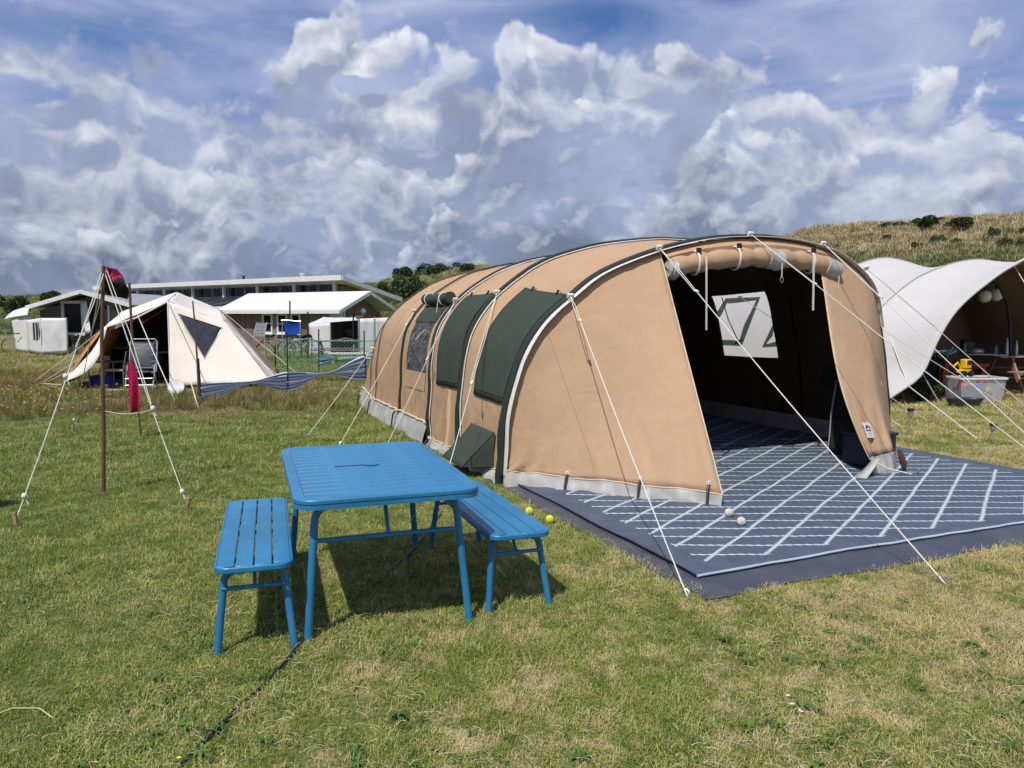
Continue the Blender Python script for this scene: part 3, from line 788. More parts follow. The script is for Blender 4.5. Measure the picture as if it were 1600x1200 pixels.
# green window flaps
def flap(v0, v1, v2, v3, z0, z1, seed):
    vm = (v0 + v1) / 2; ta, tb = T_(z=z0, v=vm), T_(z=z1, v=vm); rows = []
    for i in range(19):
        f_ = i / 18; t = lerp(ta, tb, f_); row = []
        for j in range(11):
            w = j / 10; v = lerp(lerp(v0, v2, f_), lerp(v1, v3, f_), w)
            row.append(shell(t, v, .012 + .020 * (fbm(w * 3 + seed, f_ * 2 + seed) - .3) * (1 - f_ * .5)))
        rows.append(row)
    o = MB().sheet(rows).build('window_flap', 'green', tent, solid=.004)
    MB().tube([p + Vector((-.004, 0, -.004)) for p in rows[1]], .006, 5).build('hem', 'green', o)
    for w in (2, 8):
        p = rows[-1][w]; MB().box(p + Vector((-.012, 0, .01)), (.02, .018, .05), Matrix.Rotation(.5, 3, 'Y')).build('toggle', 'blackplastic', o)
        MB().box(p + Vector((.01, 0, .045)), (.022, .022, .02)).build('eyelet_tab', 'piping', o)
    return o
flap(.17, .98, .20, 1.06, .76, 1.87, 1.3)
flap(1.50, 2.30, 1.52, 2.34, .78, 1.87, 4.4)
# floor-level vent hood on the first bay
hp = [shell(T_(z=.46), .92, .02), shell(T_(z=.46), .30, .02), Vector((-.30, .40, .12)), Vector((-.30, 1.02, .12))]
ho = MB().cloth(*hp, 8, 8, .012, .02).build('vent_hood', 'green', tent, solid=.004)
MB().cloth(hp[1], hp[1] + Vector((.0, -.02, 0)), shell(T_(z=.12), .28, .02), hp[2], 6, 6, .0, .02).build('vent_side', 'green', tent)
MB().tube([hp[1], hp[2]], .008, 6).build('vent_edge_rod', 'green_sleeve', tent)
MB().cloth(hp[0], hp[0] + Vector((0, .01, 0)), shell(T_(z=.14), 1.1, .02), hp[3], 6, 6).build('vent_side', 'green', tent)
# mud walls
def mudwall(pa, name='mud_flap', h=.26, out=.05, seed=0., side=-1, mat='white_pvc', z0=None):
    rows = []
    for k in range(7):
        f_ = k / 6; row = []
        for i, (p, n) in enumerate(pa):
            z = lerp(h if z0 is None else z0[i], .004, f_); wr = .075 * (fbm(i * .33 + seed, f_ * 1.5, 3) - .5) + .018 * math.sin(i * .8 + seed)
            row.append(Vector((p.x, p.y, z)) + n * (.012 + out * f_ + wr * f_ * (1.5 - f_)))
        rows.append(row)
    return MB().sheet(rows).build(name, mat, tent, angle=180)
nx = Vector((-1, 0, 0))
side = [(Vector((shell(.05, v).x - .0, v, 0)), nx) for v in [2.52 + i * .09 for i in range(59)]]
side = [(Vector((shell(T_(z=.27), v, 0).x - .01, v, 0)), nx) for _, v in [(0, 2.52 + i * .09) for i in range(59)]]
mudwall(side, h=.27, out=.07, seed=2.)
MB().tube([p + Vector((-.018, 0, .275)) for p, n in side], .016, 6).build('mud_flap_piping', 'cream', tent)
mudwall([(Vector((shell(.004, v).x, v, 0)), nx) for v in [.02 + i * .06 for i in range(42)]], h=.10, out=.05, seed=5.)
MB().tube([Vector((shell(.02, v).x - .012, v, .10 + .01 * math.sin(v * 9))) for v in [.02 + i * .06 for i in range(42)]], .008, 6).build('mud_flap_piping', 'cream', tent)
mudwall([(Vector((5.04, v, 0)), Vector((-1, 0, 0))) for v in [.05 + i * .12 for i in range(33)]], h=.25, out=.05, seed=8.)
mudwall([(Vector((5.13, v, 0)), Vector((1, 0, 0))) for v in [.05 + i * .12 for i in range(64)]], h=.2, out=.05, seed=9.)
# front: two leaning panels drawn out to pegs, the door between them rolled up
SL = Vector((1.36, -1.60, .13)); tL = prof_t(lambda p: p.x >= 1.74); tR = prof_t(lambda p: p.x >= 3.84)
def front_panel(top, bot, name, edge=None, nu=44, nv=34, seed=0.):
    rows = []
    for i in range(nv + 1):
        r = i / nv; row = []
        for j in range(nu + 1):
            s_ = j / nu; a, b = top(s_), bot(s_)
            p = lerp(a, b, r)
            fold = 0
            low = sstep(.55, 1, r)
            for c in (.03, .34, .68, .99):                             # folds fanning up from the peg points
                q = (s_ - c) - (1 - r) * .22 * (1 if c < .5 else -.3)
                fold += .050 * low * math.exp(-(q / .030) ** 2) * (1 - .4 * r) - .03 * low * math.exp(-((q - .05) / .03) ** 2)
            fold += .034 * (fbm(s_ * 3.3 + seed, r * 2.2 + seed, 4) - .5) * (4 * r * (1 - r)) ** .5
            fold += .016 * low * math.sin((s_ * 9 + r * 2.5) * 2 * PI + 5 * fbm(s_ * 4, r * 3))
            fold += .05 * math.sin(PI * r) * math.sin(PI * s_) * -1
            n = Vector((-.62, -.70, .30))
            p = p + n.normalized() * fold
            if edge: p = p + edge(s_, r)
            row.append(p)
        rows.append(row)
    return rows
H1 = lambda t: Vector((prof(t).x, -.01, prof(t).y))
topL = lambda s_: H1(lerp(.045, tL, s_)); 
def botL(s_): 
    z = .125 + .018 * abs(math.sin(s_ * 3 * PI)); return Vector((lerp(.0, SL.x, s_), lerp(-.06, SL.y, s_), z + .02 * (1 - s_)))
npl0 = Vector((-1.54, -1.36, 0)).normalized() * .003
rl_ = front_panel(topL, botL, 'L', seed=1.)
MB().sheet(rl_).build('front_panel', 'tan', tent, angle=180, solid=.004)
for j in (20,): MB().tube([r[j] + npl0 for r in rl_], .004, 5).build('seam', 'seam', tent)
MB().tube([r[-1] for r in rl_], .007, 6).build('door_edge_binding', 'cream', tent)
MB().tube([p + Vector((0, 0, -.004)) for p in rl_[-1]], .008, 6).build('panel_hem', 'cream', tent)
npl = Vector((-1.54, -1.36, 0)).normalized()
mudwall([(Vector((p.x, p.y, 0)) - npl * .012, npl) for p in rl_[-1]], seed=3., out=.05, z0=[p.z for p in rl_[-1]])
SR, CR, FR = Vector((3.58, -1.10, .20)), Vector((3.90, -1.12, .245)), Vector((5.12, -.05, .16))
topR = lambda s_: H1(lerp(tR, .965, s_))
def botR(s_):
    k = .30
    return lerp(SR, CR, s_ / k) if s_ < k else lerp(CR, FR, (s_ - k) / (1 - k))
def edgeR(s_, r):
    b = math.sin(PI * min(1, r ** 1.55)) if r < 1 else 0
    return Vector((-.24 * b * (1 - sstep(0, .75, s_)), -.10 * b * (1 - sstep(0, .7, s_)), 0))
rr_ = front_panel(topR, botR, 'R', edgeR, seed=6.)
MB().sheet(rr_).build('front_panel', 'tan', tent, angle=180, solid=.004)
MB().tube([r[0] for r in rr_], .007, 6).build('door_edge_binding', 'cream', tent)
nr = []
for i, p in enumerate(rr_[-1]): nr.append((Vector((p.x, p.y, 0)), Vector((.15, -1, 0)).normalized() if i < 14 else Vector((.6, -.6, 0))))
mudwall(nr, seed=7., out=.03, z0=[p.z for p in rr_[-1]])
# loose tongue of mud flap lying on the rug at the right door edge
MB().sheet([[Vector((3.58 - .30 * a + .02, -1.13 - .05 * a - .10 * b, .17 * (1 - a) ** 2 + .02 + .03 * math.sin(a * 3 + b))) for b in (0, .5, 1)] for a in [i / 8 for i in range(9)]]).build('mud_flap_tongue', 'white_pvc', tent, solid=.004)
# sewn-on maker's patch, lower right panel
def onrow(rows, s_, r):
    i = min(len(rows) - 2, int(r * (len(rows) - 1))); j = min(len(rows[0]) - 2, int(s_ * (len(rows[0]) - 1))); return rows[i][j]
pa = onrow(rr_, .11, .90); pu = (onrow(rr_, .28, .90) - onrow(rr_, .06, .90)).normalized(); pv = (onrow(rr_, .11, .82) - onrow(rr_, .11, .98)).normalized(); pn = pu.cross(pv).normalized()
if pn.y > 0: pn = -pn
def quad(c, w, h, o): return [c + pu * w / 2 * a + pv * h / 2 * b + pn * o for a, b in ((-1, -1), (1, -1), (1, 1), (-1, 1))]
def flatq(pts): m_ = MB(); m_.v = list(pts); m_.f = [list(range(len(pts)))]; return m_
pc = pa + pn * .03
lab = flatq(quad(pc, .105, .165, 0)).build('maker_patch', 'piping', tent, smooth=False, solid=.003)
M['logo'] = pm('logo_blue', (.05, .08, .18), .7, .05); M['logo_grey'] = pm('logo_grey', (.42, .45, .42), .7, .05)
arc = [pc + pu * (.036 * math.cos(a)) + pv * (.012 + .042 * math.sin(a)) + pn * .004 for a in [PI * k / 12 for k in range(13)]]
arc2 = [pc + pu * (.004 + .014 * math.cos(a)) + pv * (.012 + .018 * math.sin(a)) + pn * .004 for a in [PI * k / 12 for k in range(12, -1, -1)]]
flatq(arc + arc2).build('logo_arch', 'logo', lab, smooth=False)
flatq(quad(pc - pv * .004, .080, .013, .004)).build('logo_bar', 'logo', lab, smooth=False)
for k in range(2): flatq(quad(pc - pv * (.035 + .022 * k), .07 - .02 * k, .008, .004)).build('logo_line', 'logo_grey', lab, smooth=False)
# rolled-up door
def rollp(f_): return Vector((lerp(1.80, 3.98, f_), -.13 - .03 * math.sin(PI * f_), 2.125 + .115 * max(0, math.sin(PI * f_)) ** .8 + .05 * f_))
roll = MB().tube([rollp(i / 30) for i in range(31)], [.098 + .012 * math.sin(i * 1.7) + .006 * math.sin(i * 3.9) for i in range(31)], 16).build('rolled_door', 'tan', tent)
MB().sheet([[H1(lerp(tL, tR, i / 24)) + Vector((0, .0, -.01)) for i in range(25)], [lerp(H1(lerp(tL, tR, i / 24)), rollp(i / 24), .55) + Vector((0, -.05, .04)) for i in range(25)], [rollp(i / 24) + Vector((0, .02, .09)) for i in range(25)]]).build('door_head_canvas', 'tan', tent)
for f0, f1, rr in ((.545, .63, .118), (.93, 1.02, .112), (-.02, .02, .11)):
    MB().tube([rollp(lerp(f0, f1, k / 5)) + Vector((0, -.012, -.006 * k)) for k in range(6)], [rr * (1 - .08 * (k % 2)) for k in range(6)], 14).build('rolled_mud_flap', 'white_pvc', roll)
for f0 in (.13, .36, .83):
    c = rollp(f0); MB().tube([c + Vector((.02 * math.cos(a), .122 * math.cos(a), .122 * math.sin(a))) for a in [2 * PI * k / 18 for k in range(18)]], .012, 5, closed=True).build('tie_strap', 'piping', roll)
    MB().box(c + Vector((0, -.07, .125)), (.045, .03, .05)).build('strap_buckle', 'blackplastic', roll)
for f0, L in ((.15, .76), (.80, .60)):
    c = rollp(f0) + Vector((0, -.135, .06)); MB().tube([c, c + Vector((.004, -.01, -L * .5)), c + Vector((.02, 0, -L))], .016, 6, flat=.25).build('hanging_strap', 'piping', tent)
c = rollp(.60) + Vector((0, -.13, -.06)); MB().tube([c, c + Vector((0, 0, -.16))], .006, 6).build('door_hook_cord', 'rope', tent)
MB().tube([c + Vector((.022 * math.cos(a), 0, -.18 + .03 * math.sin(a))) for a in [2 * PI * k / 10 for k in range(10)]], .005, 5, closed=True).build('door_hook', 'steel', tent)
c = rollp(.99) + Vector((.02, -.1, -.08)); MB().tube([c, c + Vector((0, 0, -.2))], .005, 6).build('zip_cord', 'rope', tent)
# window blind cord inside the right window
p0 = shell(tr0, 2.7, -.07); p1 = shell(lerp(tr0, tr1, .75), 2.55, -.08)
MB().tube([p0, lerp(p0, p1, .5) + Vector((-.02, .02, 0)), p1], .008, 6).build('blind_cord', 'blackplastic', tent)
MB().tube([p1 + Vector((0, .07, -.03)), p1 + Vector((0, -.07, .04))], .014, 6).build('cord_toggle', M['logo'], tent)
# peg tabs along the panel hems
def peg_tab(p, out, name='peg_loop'):
    MB().tube([p + Vector((0, 0, .02)), p + out * .05 + Vector((0, 0, -.04)), p + out * .09 + Vector((0, 0, -p.z + .015))], [.010, .013, .009], 6).build(name, 'blackplastic', tent)
    MB().tube([Vector((p.x, p.y, 0)) + out * .10 + Vector((0, 0, -.06)), Vector((p.x, p.y, .035)) + out * .08, Vector((p.x, p.y, .04)) + out * .11], .006, 6).build('ground_peg', 'steel', tent)
    MB().box(p + out * .008 + Vector((0, 0, .012)), (.03, .03, .03)).build('tab', 'piping', tent)
for s_ in (.34, .67, .97): peg_tab(onrow(rl_, s_, 1.), npl)
for v in (1.0, 2.4): peg_tab(Vector((-.03, v, .1)), nx)
for v in (4.0, 5.6, 6.45): peg_tab(Vector((-.05, v, .27)), nx, 'peg_loop')
cp = Vector(CR) + Vector((.03, -.03, 0)); MB().tube([cp + Vector((.02, 0, .02)), cp + Vector((.06, -.02, -.12)), cp + Vector((.11, .0, -.23))], [.02, .035, .012], 6).build('corner_toggle', 'cord', tent)
sp = Vector((SR.x, SR.y, .19)); MB().tube([sp, sp + Vector((.12, -.12, -.09)), sp + Vector((.38, -.20, -.16))], .008, 6).build('door_peg_cord', 'rope', tent)
pe = sp + Vector((.42, -.22, -.17)); MB().tube([pe + Vector((0, 0, -.06)), pe + Vector((0, -.02, .05)), pe + Vector((.03, .0, .06))], .011, 6).build('ground_peg', 'steel', tent)
# guy lines: doubled near the tent, a slider, then single to a peg
def local(p): return ROOT[tent.name] @ Vector(p)
def guy(a, pegw, k=.22, r=.0044, ring=True):
    a = Vector(a); b = local(pegw); m_ = lerp(a, b, k); up = Vector((0, 0, 1)); sd_ = (b - a).cross(up).normalized() * .014
    if ring: MB().box(a, (.07, .03, .055), Matrix.Rotation(.5, 3, 'X')).build('guy_tab', 'piping', tent, bevel=.01)
    sag = lambda f_: lerp(m_, b, f_) - up * (.02 * math.sin(PI * f_))
    l = MB().tube([m_] + [sag(i / 8) for i in range(1, 9)], r, 6).tube([a, lerp(a, m_, .5) + sd_, m_ + sd_ * 1.3], r * .8, 6).tube([a, lerp(a, m_, .5) - sd_, m_], r * .8, 6).build('guy_line', 'rope', tent)
    MB().beam(m_ - (b - a).normalized() * .03, m_ + (b - a).normalized() * .03 + up * .012, .022, .012).build('slider', 'piping', l)
    d_ = (b - a).normalized(); MB().tube([b - d_ * .09, b - d_ * .06 + sd_ * 1.5, b - d_ * .01, b - d_ * .06 - sd_ * 1.5], .005, 5, closed=True).build('eye_ring', 'steel', l)
    MB().tube([b + Vector((d_.x, d_.y, 0)) * .05 + up * .02, b + up * .012, b - up * .08], .006, 6).build('ground_peg', 'steel', l)
def hoop_at(v, cond, off=.05): t = prof_t(cond, max(0, v)); p = shell(t, max(v, 0), off); p.y = v; return p
guy(hoop_at(-.08, lambda p: p.x >= .70), gp(1076, 937), .13)
guy(hoop_at(-.08, lambda p: p.x >= 1.70), gp(1482, 918), .20)
guy(hoop_at(-.09, lambda p: p.x >= 2.84, .035), gp(1770, 828), .22)
guy(hoop_at(-.09, lambda p: p.x >= 3.86, .035), gp(1735, 799), .25)
guy(hoop_at(-.08, lambda p: p.x > 3 and p.y <= 2.16), gp(1700, 716), .3)
guy(hoop_at(1.33, lambda p: p.y >= 1.80), gp(688, 776), .50)
guy(hoop_at(2.48, lambda p: p.y >= 1.80), gp(598, 708), .4)
guy(hoop_at(4.0, lambda p: p.y >= 1.68), gp(529, 698), .12)
guy(hoop_at(6.45, lambda p: p.y >= 1.1), gp(480, 681), .1)
guy(hoop_at(1.33, lambda p: p.x > 3 and p.y <= 2.2), Vector((7.1, 9.6, 0)), .3)
guy(hoop_at(2.48, lambda p: p.x > 3 and p.y <= 1.9), Vector((6.4, 11.6, 0)), .3)
guy(hoop_at(6.45, lambda p: p.x > 3 and p.y <= 1.2), Vector((3.9, 14.9, 0)), .3)

# ------------------------------------------------------------------ ground sheet and rug under the porch
def m_sheet():
    m, nt, p = newmat('dark_groundsheet'); o = ocoord(nt)
    col = xmix(nt, xnoise(nt, o, 3, 5, .6).ramp(.3, .7), (.050, .058, .080), (.075, .084, .108))
    x, y, z = xsep(nt, o)
    nt.links.new(col.k, p.inputs['Base Color']); p.inputs['Roughness'].default_value = .55; p.inputs['Specular IOR Level'].default_value = .4
    setbump(nt, p, xnoise(nt, xcomb(nt, x * 3, y * .7, 0.), 4, 5, .6, 1.0) + xnoise(nt, o, 300, 1, .5) * .02, .6, .03)
    return m
def m_rug():
    m, nt, p = newmat('navy_rug'); o = ocoord(nt)
    wob = xnoise(nt, o, 1.4, 3, .5); x, y, z = xsep(nt, o); y0 = y
    x = x + (wob - .5) * .02; y = y + (xnoise(nt, o, 1.1, 2, .5) - .5) * .045
    def fam(sl, period, c0, bead, hw):
        q = (y + x * sl - c0) / period
        dist = (q - q.f('ROUND')).f('ABSOLUTE') * (period / math.hypot(1, sl))
        b = ((x / bead).f('FRACT') - .5).f('ABSOLUTE') * 2
        return (dist - (b * hw * .85 + hw * .34)).ramp(.004, -.004)
    ln = fam(.44, .233, -2.02, .062, .015).f('MAXIMUM', fam(-.64, .339, -3.985, .030, .016))
    box = x.ramp(.30, .31) * x.ramp(4.97, 4.96) * y.ramp(-2.835, -2.825)
    edge = y0.ramp(-2.955, -2.95) * -1 + 1
    base = xmix(nt, xnoise(nt, o, 5, 5, .6).ramp(.3, .7), (.066, .092, .135), (.095, .124, .172))
    base = xmix(nt, xnoise(nt, o, 160, 2, .5).ramp(.35, .65) * .35, base, (.03, .038, .06))
    col = xmix(nt, ln * box * .92, base, (.47, .54, .58))
    nt.links.new(col.k, p.inputs['Base Color']); p.inputs['Roughness'].default_value = .7; p.inputs['Specular IOR Level'].default_value = .3
    setbump(nt, p, xnoise(nt, o, 2.5, 3, .5, .5) + xnoise(nt, o, 180, 2, .5) * .03, .5, .03)
    return m
def lump(u, v): return .030 * fbm(u * 1.3, v * 1.3, 3)
MB().sheet([[Vector((-.07 + 5.43 * i / 60 + .05 * (fbm(j * .21, 3) - .5) * (1 if i in (0, 60) else 0), -3.28 + 6.9 * j / 76 + (.12 * (fbm(i * .16, 7) - .5) if j == 0 else 0), .006 + lump(i * .09, j * .09) * (0 if (i in (0, 60) or j == 0) else 1))) for i in range(61)] for j in range(77)]).build('groundsheet', m_sheet(), angle=180)
gs = bpy.data.objects['groundsheet']; gs.location = TENT_O; gs.rotation_euler = (0, 0, TENT_RZ)
tag(gs, 'plain dark blue-grey groundsheet showing as a border round the patterned rug', 'groundsheet')
rug = thing('rug', 'navy outdoor rug with pale dashed lattice lines, in front of and inside the tan tent', 'rug', TENT_O, TENT_RZ)
rz_ = lambda u, v: .016 + lump((u + .07), (v + 3.28)) + .012 * fbm(u * 2.2 + 5, v * 2.2, 3)
MB().sheet([[Vector((.08 + 5.07 * i / 60, -2.98 + 6.5 * j / 76 + .04 * (fbm(i * .2, 2.) - .5) * (j == 0), rz_(.08 + 5.07 * i / 60, -2.98 + 6.5 * j / 76))) for i in range(61)] for j in range(77)]).build('rug_sheet', m_rug(), rug, angle=180)
MB().tube([Vector((.08 + 5.07 * i / 60, -2.98 + .04 * (fbm(i * .2, 2.) - .5), rz_(.08 + 5.07 * i / 60, -2.98))) for i in range(61)], .009, 6).build('rug_edge_binding', pm('rug_binding', (.42, .46, .52), .7), rug)
MB().tube([Vector((.08, -2.98 + 3.0 * i / 40, rz_(.08, -2.98 + 3.0 * i / 40))) for i in range(41)], .006, 6).build('rug_edge_binding', 'blackplastic', rug)

# ================================================================== blue table and benches
def rrect(w, l, r, n=7):
    out = []
    for cx, cy, a0 in ((w / 2 - r, l / 2 - r, 0), (-w / 2 + r, l / 2 - r, 90), (-w / 2 + r, -l / 2 + r, 180), (w / 2 - r, -l / 2 + r, 270)):
        for k in range(n + 1):
            a = R(a0 + 90 * k / n); out.append((cx + r * math.cos(a), cy + r * math.sin(a)))
    return out
def bent_leg(x0, y, top, bend, foot, r, mb):
    """half of an inverted U: from the middle under the top, round the corner, down to the foot"""
    sx = 1 if foot[0] > 0 else -1; pts = [Vector((0, y, top))]
    pts.append(Vector((sx * (abs(x0) - bend), y, top)))
    c = Vector((sx * (abs(x0) - bend), y, top - bend))
    for k in range(1, 7):
        a = PI / 2 * k / 6 * .93; pts.append(c + Vector((sx * bend * math.sin(a), 0, bend * math.cos(a))))
    pts.append(Vector(foot)); return mb.tube(pts, r, 12)
RZT = R(19.0)
table = thing('garden_table', 'blue slatted metal garden table between two matching benches', 'table', (-.862, 4.565, 0), RZT)
TW, TL, TH = .96, 1.60, .748
MB().ring(rrect(TW, TL, .11), rrect(TW - .12, TL - .12, .055), TH - .030, TH).build('tabletop_frame', 'blue', table, bevel=.008, angle=50)
MB().ring(rrect(TW - .004, TL - .004, .108), rrect(TW - .03, TL - .03, .095), TH - .052, TH - .029).build('tabletop_apron', 'blue', table)
NS = 15; pitch_ = (TL - .116) / NS
slat = None
for i in range(NS):
    y = -(TL - .116) / 2 + pitch_ * (i + .5)
    if slat is None:
        slat = MB().box((0, 0, TH - .012), (TW - .110, pitch_ - .006, .018)).build('slat', 'blue', table, bevel=.004)
        slat.location.y = y
    else:
        c = slat.copy(); COL.objects.link(c); c.location.y = y
MB().box((0, 0, TH - .030), (.05, TL - .14, .016)).build('under_rail', 'blue', table)
MB().lathe([(.0, 0), (.045, 0), (.047, .004), (.03, .007), (.0, .007)], 20, (.02, .03, TH - .001)).build('parasol_hole_cap', 'blue', table)
MB().box((-.10, .03, TH - .0015), (.20, .005, .004)).build('parasol_slot', 'blackplastic', table)
for y, fy in ((-.64, -.70), (.64, .70)):
    for sx in (-1, 1): bent_leg(.375, y, TH - .065, .09, (sx * .425, fy, -.005), .0205, MB()).build('leg', 'blue', table)
    f_ = .30; MB().tube([(-.375 - .05 * f_, y + (fy - y) * f_, TH - .245), (.375 + .05 * f_, y + (fy - y) * f_, TH - .245)], .0125, 10).build('crossbar', 'blue', table)
MB().tube([(0, -.658, TH - .245), (0, -.55, TH - .07)], .011, 8).build('brace', 'blue', table)
MB().tube([(0, .658, TH - .245), (0, .55, TH - .07)], .011, 8).build('brace', 'blue', table)
def make_bench():
    b = thing('garden_bench', '', 'bench', (0, 0, 0), 0, 'benches of the blue garden set')
    W, L, H = .37, 1.42, .452
    MB().ring(rrect(W, L, .075), rrect(W - .03, L - .03, .062), H - .036, H - .004).build('seat_rim', 'blue', b, bevel=.007, angle=50)
    sw = (W - .020) / 4; first = None
    for i in range(4):
        x = -(W - .020) / 2 + sw * (i + .5); l_ = L - (.028 if i in (1, 2) else .055)
        MB().box((x, 0, H - .012), (sw - .006, l_, .020)).build('slat', 'blue', b, bevel=.005)
    for y in (-.5, 0, .5): MB().box((0, y, H - .032), (W - .04, .04, .014)).build('under_rail', 'blue', b)
    for y, fy in ((-.60, -.66), (.60, .66)):
        for sx in (-1, 1): bent_leg(.145, y, H - .050, .065, (sx * .182, fy, -.005), .0185, MB()).build('leg', 'blue', b)
        MB().tube([(-.155, y + (fy - y) * .28, H - .135), (.155, y + (fy - y) * .28, H - .135)], .011, 10).build('crossbar', 'blue', b)
        MB().tube([(0, y + (fy - y) * .28, H - .135), (0, y * .86, H - .04)], .009, 8).build('brace', 'blue', b)
    return b
b1 = make_bench(); b1.location = (-1.455, 4.275, 0); b1.rotation_euler.z = R(17.5); b1['label'] = 'blue slatted bench left of the table, on open grass'
b2 = copy_tree(b1); b2.location = (-.185, 4.81, 0); b2.rotation_euler.z = R(20.0); b2['label'] = 'blue slatted bench right of the table, between it and the tan tent'

# ------------------------------------------------------------------ balls, cable, bits in the grass
def m_ball(name, c):
    m, nt, p = newmat(name); o = ocoord(nt); x, y, z = xsep(nt, o)
    s_ = (x.f('ABSOLUTE') - (y * z * 14).f('ABSOLUTE') - .006).f('ABSOLUTE').ramp(.0045, .002)
    col = xmix(nt, s_ * .6, xmix(nt, xnoise(nt, o, 60, 4, .6).ramp(.3, .7), tuple(k * .8 for k in c), c), (.75, .75, .68))
    nt.links.new(col.k, p.inputs['Base Color']); p.inputs['Roughness'].default_value = .9; setbump(nt, p, xnoise(nt, o, 400, 3, .6), .8, .003); return m
yb, wb = m_ball('tennis_felt', (.62, .66, .02)), m_ball('faded_felt', (.60, .58, .45))
def ball(p, m, label, r=.034): solo(MB().sphere(Vector(p) + Vector((0, 0, r)), r, 24, 14), 'ball', m, label, 'ball', p, 'old tennis balls')
ball(gp(827, 805), yb, 'yellow tennis ball in the grass nearer the tent wall, left of two')
ball(gp(859, 818), yb, 'yellow tennis ball at the groundsheet edge, right of two')
ball(gp(1158, 822, .03), wb, 'faded white ball lying free on the rug', .036)
ball(gp(1139, 808, .03), wb, 'faded white ball stuck against the tent corner peg', .036)
cp_ = [(283, 1200), (330, 1150), (375, 1108), (405, 1080), (437, 1045), (470, 1010), (520, 965), (580, 918), (640, 868), (668, 835), (690, 800)]
solo(MB().tube([gp(x, y) + Vector((.01 * math.sin(i * 2.), 0, .010 + .006 * math.sin(i * 1.7))) for i, (x, y) in enumerate(cp_)], .009, 8), 'cable', 'blackplastic', 'thin black cable lying in the grass, running under the table', 'cable', gp(470, 1010))
M['drystem'] = pm('dry_stem', (.55, .47, .28), .8)
solo(MB().tube([gp(-20, 1128) + V3(0, 0, .02), gp(20, 1119) + V3(0, 0, .035), gp(62, 1119) + V3(0, 0, .035), gp(84, 1128) + V3(0, 0, .015)], .0025, 5), 'dry_stem', 'drystem', 'long pale dry grass stem at the lower left edge', 'stem', gp(20, 1119))
M['shell'] = pm('shell', (.62, .66, .62), .6, .15, 40)
for i, (x, y, w) in enumerate(((1231, 1092, .008), (1238, 1106, .011), (1247, 1114, .010), (1252, 1117, .008))):
    solo(MB().sphere(gp(x, y) + V3(0, 0, .016), w, 8, 5, (1.3, .8, .5)), 'shell_fragment', 'shell', ('topmost small white shell fragment in the lower right grass', 'largest white shell fragment in the lower right grass', 'white shell fragment just below the largest one, lower right grass', 'lowest small white shell fragment in the lower right grass')[i], 'shell', gp(x, y), 'shell fragments in the foreground grass')
def m_petal():
    m, nt, p = newmat('yellow_petal'); p.inputs['Base Color'].default_value = (.80, .56, .02, 1); p.inputs['Roughness'].default_value = .6; return m
fm = []
for i in range(3):
    mb = MB(); mb.lathe([(.0, 0), (.011, .002), (.016, .008), (.010, .010), (0, .008)], 8, (0, 0, .10 + .04 * i)); me = bpy.data.meshes.new('flower_head%d' % i); me.from_pydata([tuple(v) for v in mb.v], [], mb.f); fm.append(me)
pts, rot, scl, idx = [], [], [], []
for k in range(170):
    px, py = (rng.gauss(75, 55), rng.gauss(625, 12)) if rng.random() < .75 else (rng.uniform(0, 310), rng.uniform(600, 665))
    if px > 335 or py < 590: continue
    p = gp(px, py); pts.append((p.x, p.y, 0)); rot.append(rng.uniform(0, 6)); scl.append(rng.uniform(.8, 1.45)); idx.append(rng.randint(0, 2))
for px, py in ((280, 1197), (1300, 632)): p = gp(px, py); pts.append((p.x, p.y, -.02)); rot.append(0); scl.append(.5); idx.append(0)
scatter('yellow_flowers', pts, rot, scl, idx, fm, m_petal())['label'] = 'scattered yellow hawkbit flowers in the long grass'

# ================================================================== things inside the tan tent
def tw(u, v, z=0.): return Vector((TENT_O.x + u * _cu - v * _su, TENT_O.y + u * _su + v * _cu, z))
def folded_chair(name, loc, rz, label, mat='dark'):
    t = thing(name, label, 'chair', loc, rz)
    for sx in (-.25, .25):
        MB().tube([(sx, -.05, 0), (sx, 0, .5), (sx, .10, .85), (sx * .9, .14, .88)], .011, 8).build('frame_tube', 'grey', t)
        MB().tube([(sx * .86, .10, 0), (sx * .86, .04, .5)], .011, 8).build('leg', 'grey', t)
    MB().cloth((-.25, .10, .84), (.25, .10, .84), (.25, .01, .42), (-.25, .01, .42), 8, 8, .03, .02).build('backrest', mat, t, solid=.008)
    MB().cloth((-.24, -.02, .44), (.24, -.02, .44), (.24, -.06, .06), (-.24, -.06, .06), 8, 8, .02, .02).build('seat', mat, t, solid=.008)
    return t
folded_chair('folded_camping_chair', tw(4.15, -.35, .03), TENT_RZ - 1.2, 'black folded camping chair leaning inside the right door flap')
cr = thing('storage_crate', 'dark navy storage box on the rug behind the right door flap', 'box', tw(4.0, -.72, .03), TENT_RZ)
M['darkbox'] = pm('dark_box_plastic', (.022, .026, .040), .5, .15, 6)
MB().box((0, 0, .17), (.42, .34, .32)).build('body', 'darkbox', cr, bevel=.015); MB().box((0, 0, .345), (.45, .37, .035)).build('lid', 'darkbox', cr, bevel=.01)
for x in (-.12, .0, .12): MB().box((x, -.172, .17), (.012, .012, .28)).build('rib', 'darkbox', cr)
hb = thing('hanging_organiser', 'dark cloth organiser hanging on the right inner wall of the tan tent', 'organiser', tw(4.62, .45, .75), TENT_RZ)
MB().box((0, 0, .12), (.06, .34, .26)).build('pocket', 'dark', hb, bevel=.02); MB().tube([(0, -.12, .25), (.03, -.12, .45)], .006, 6).build('strap', 'dark', hb)

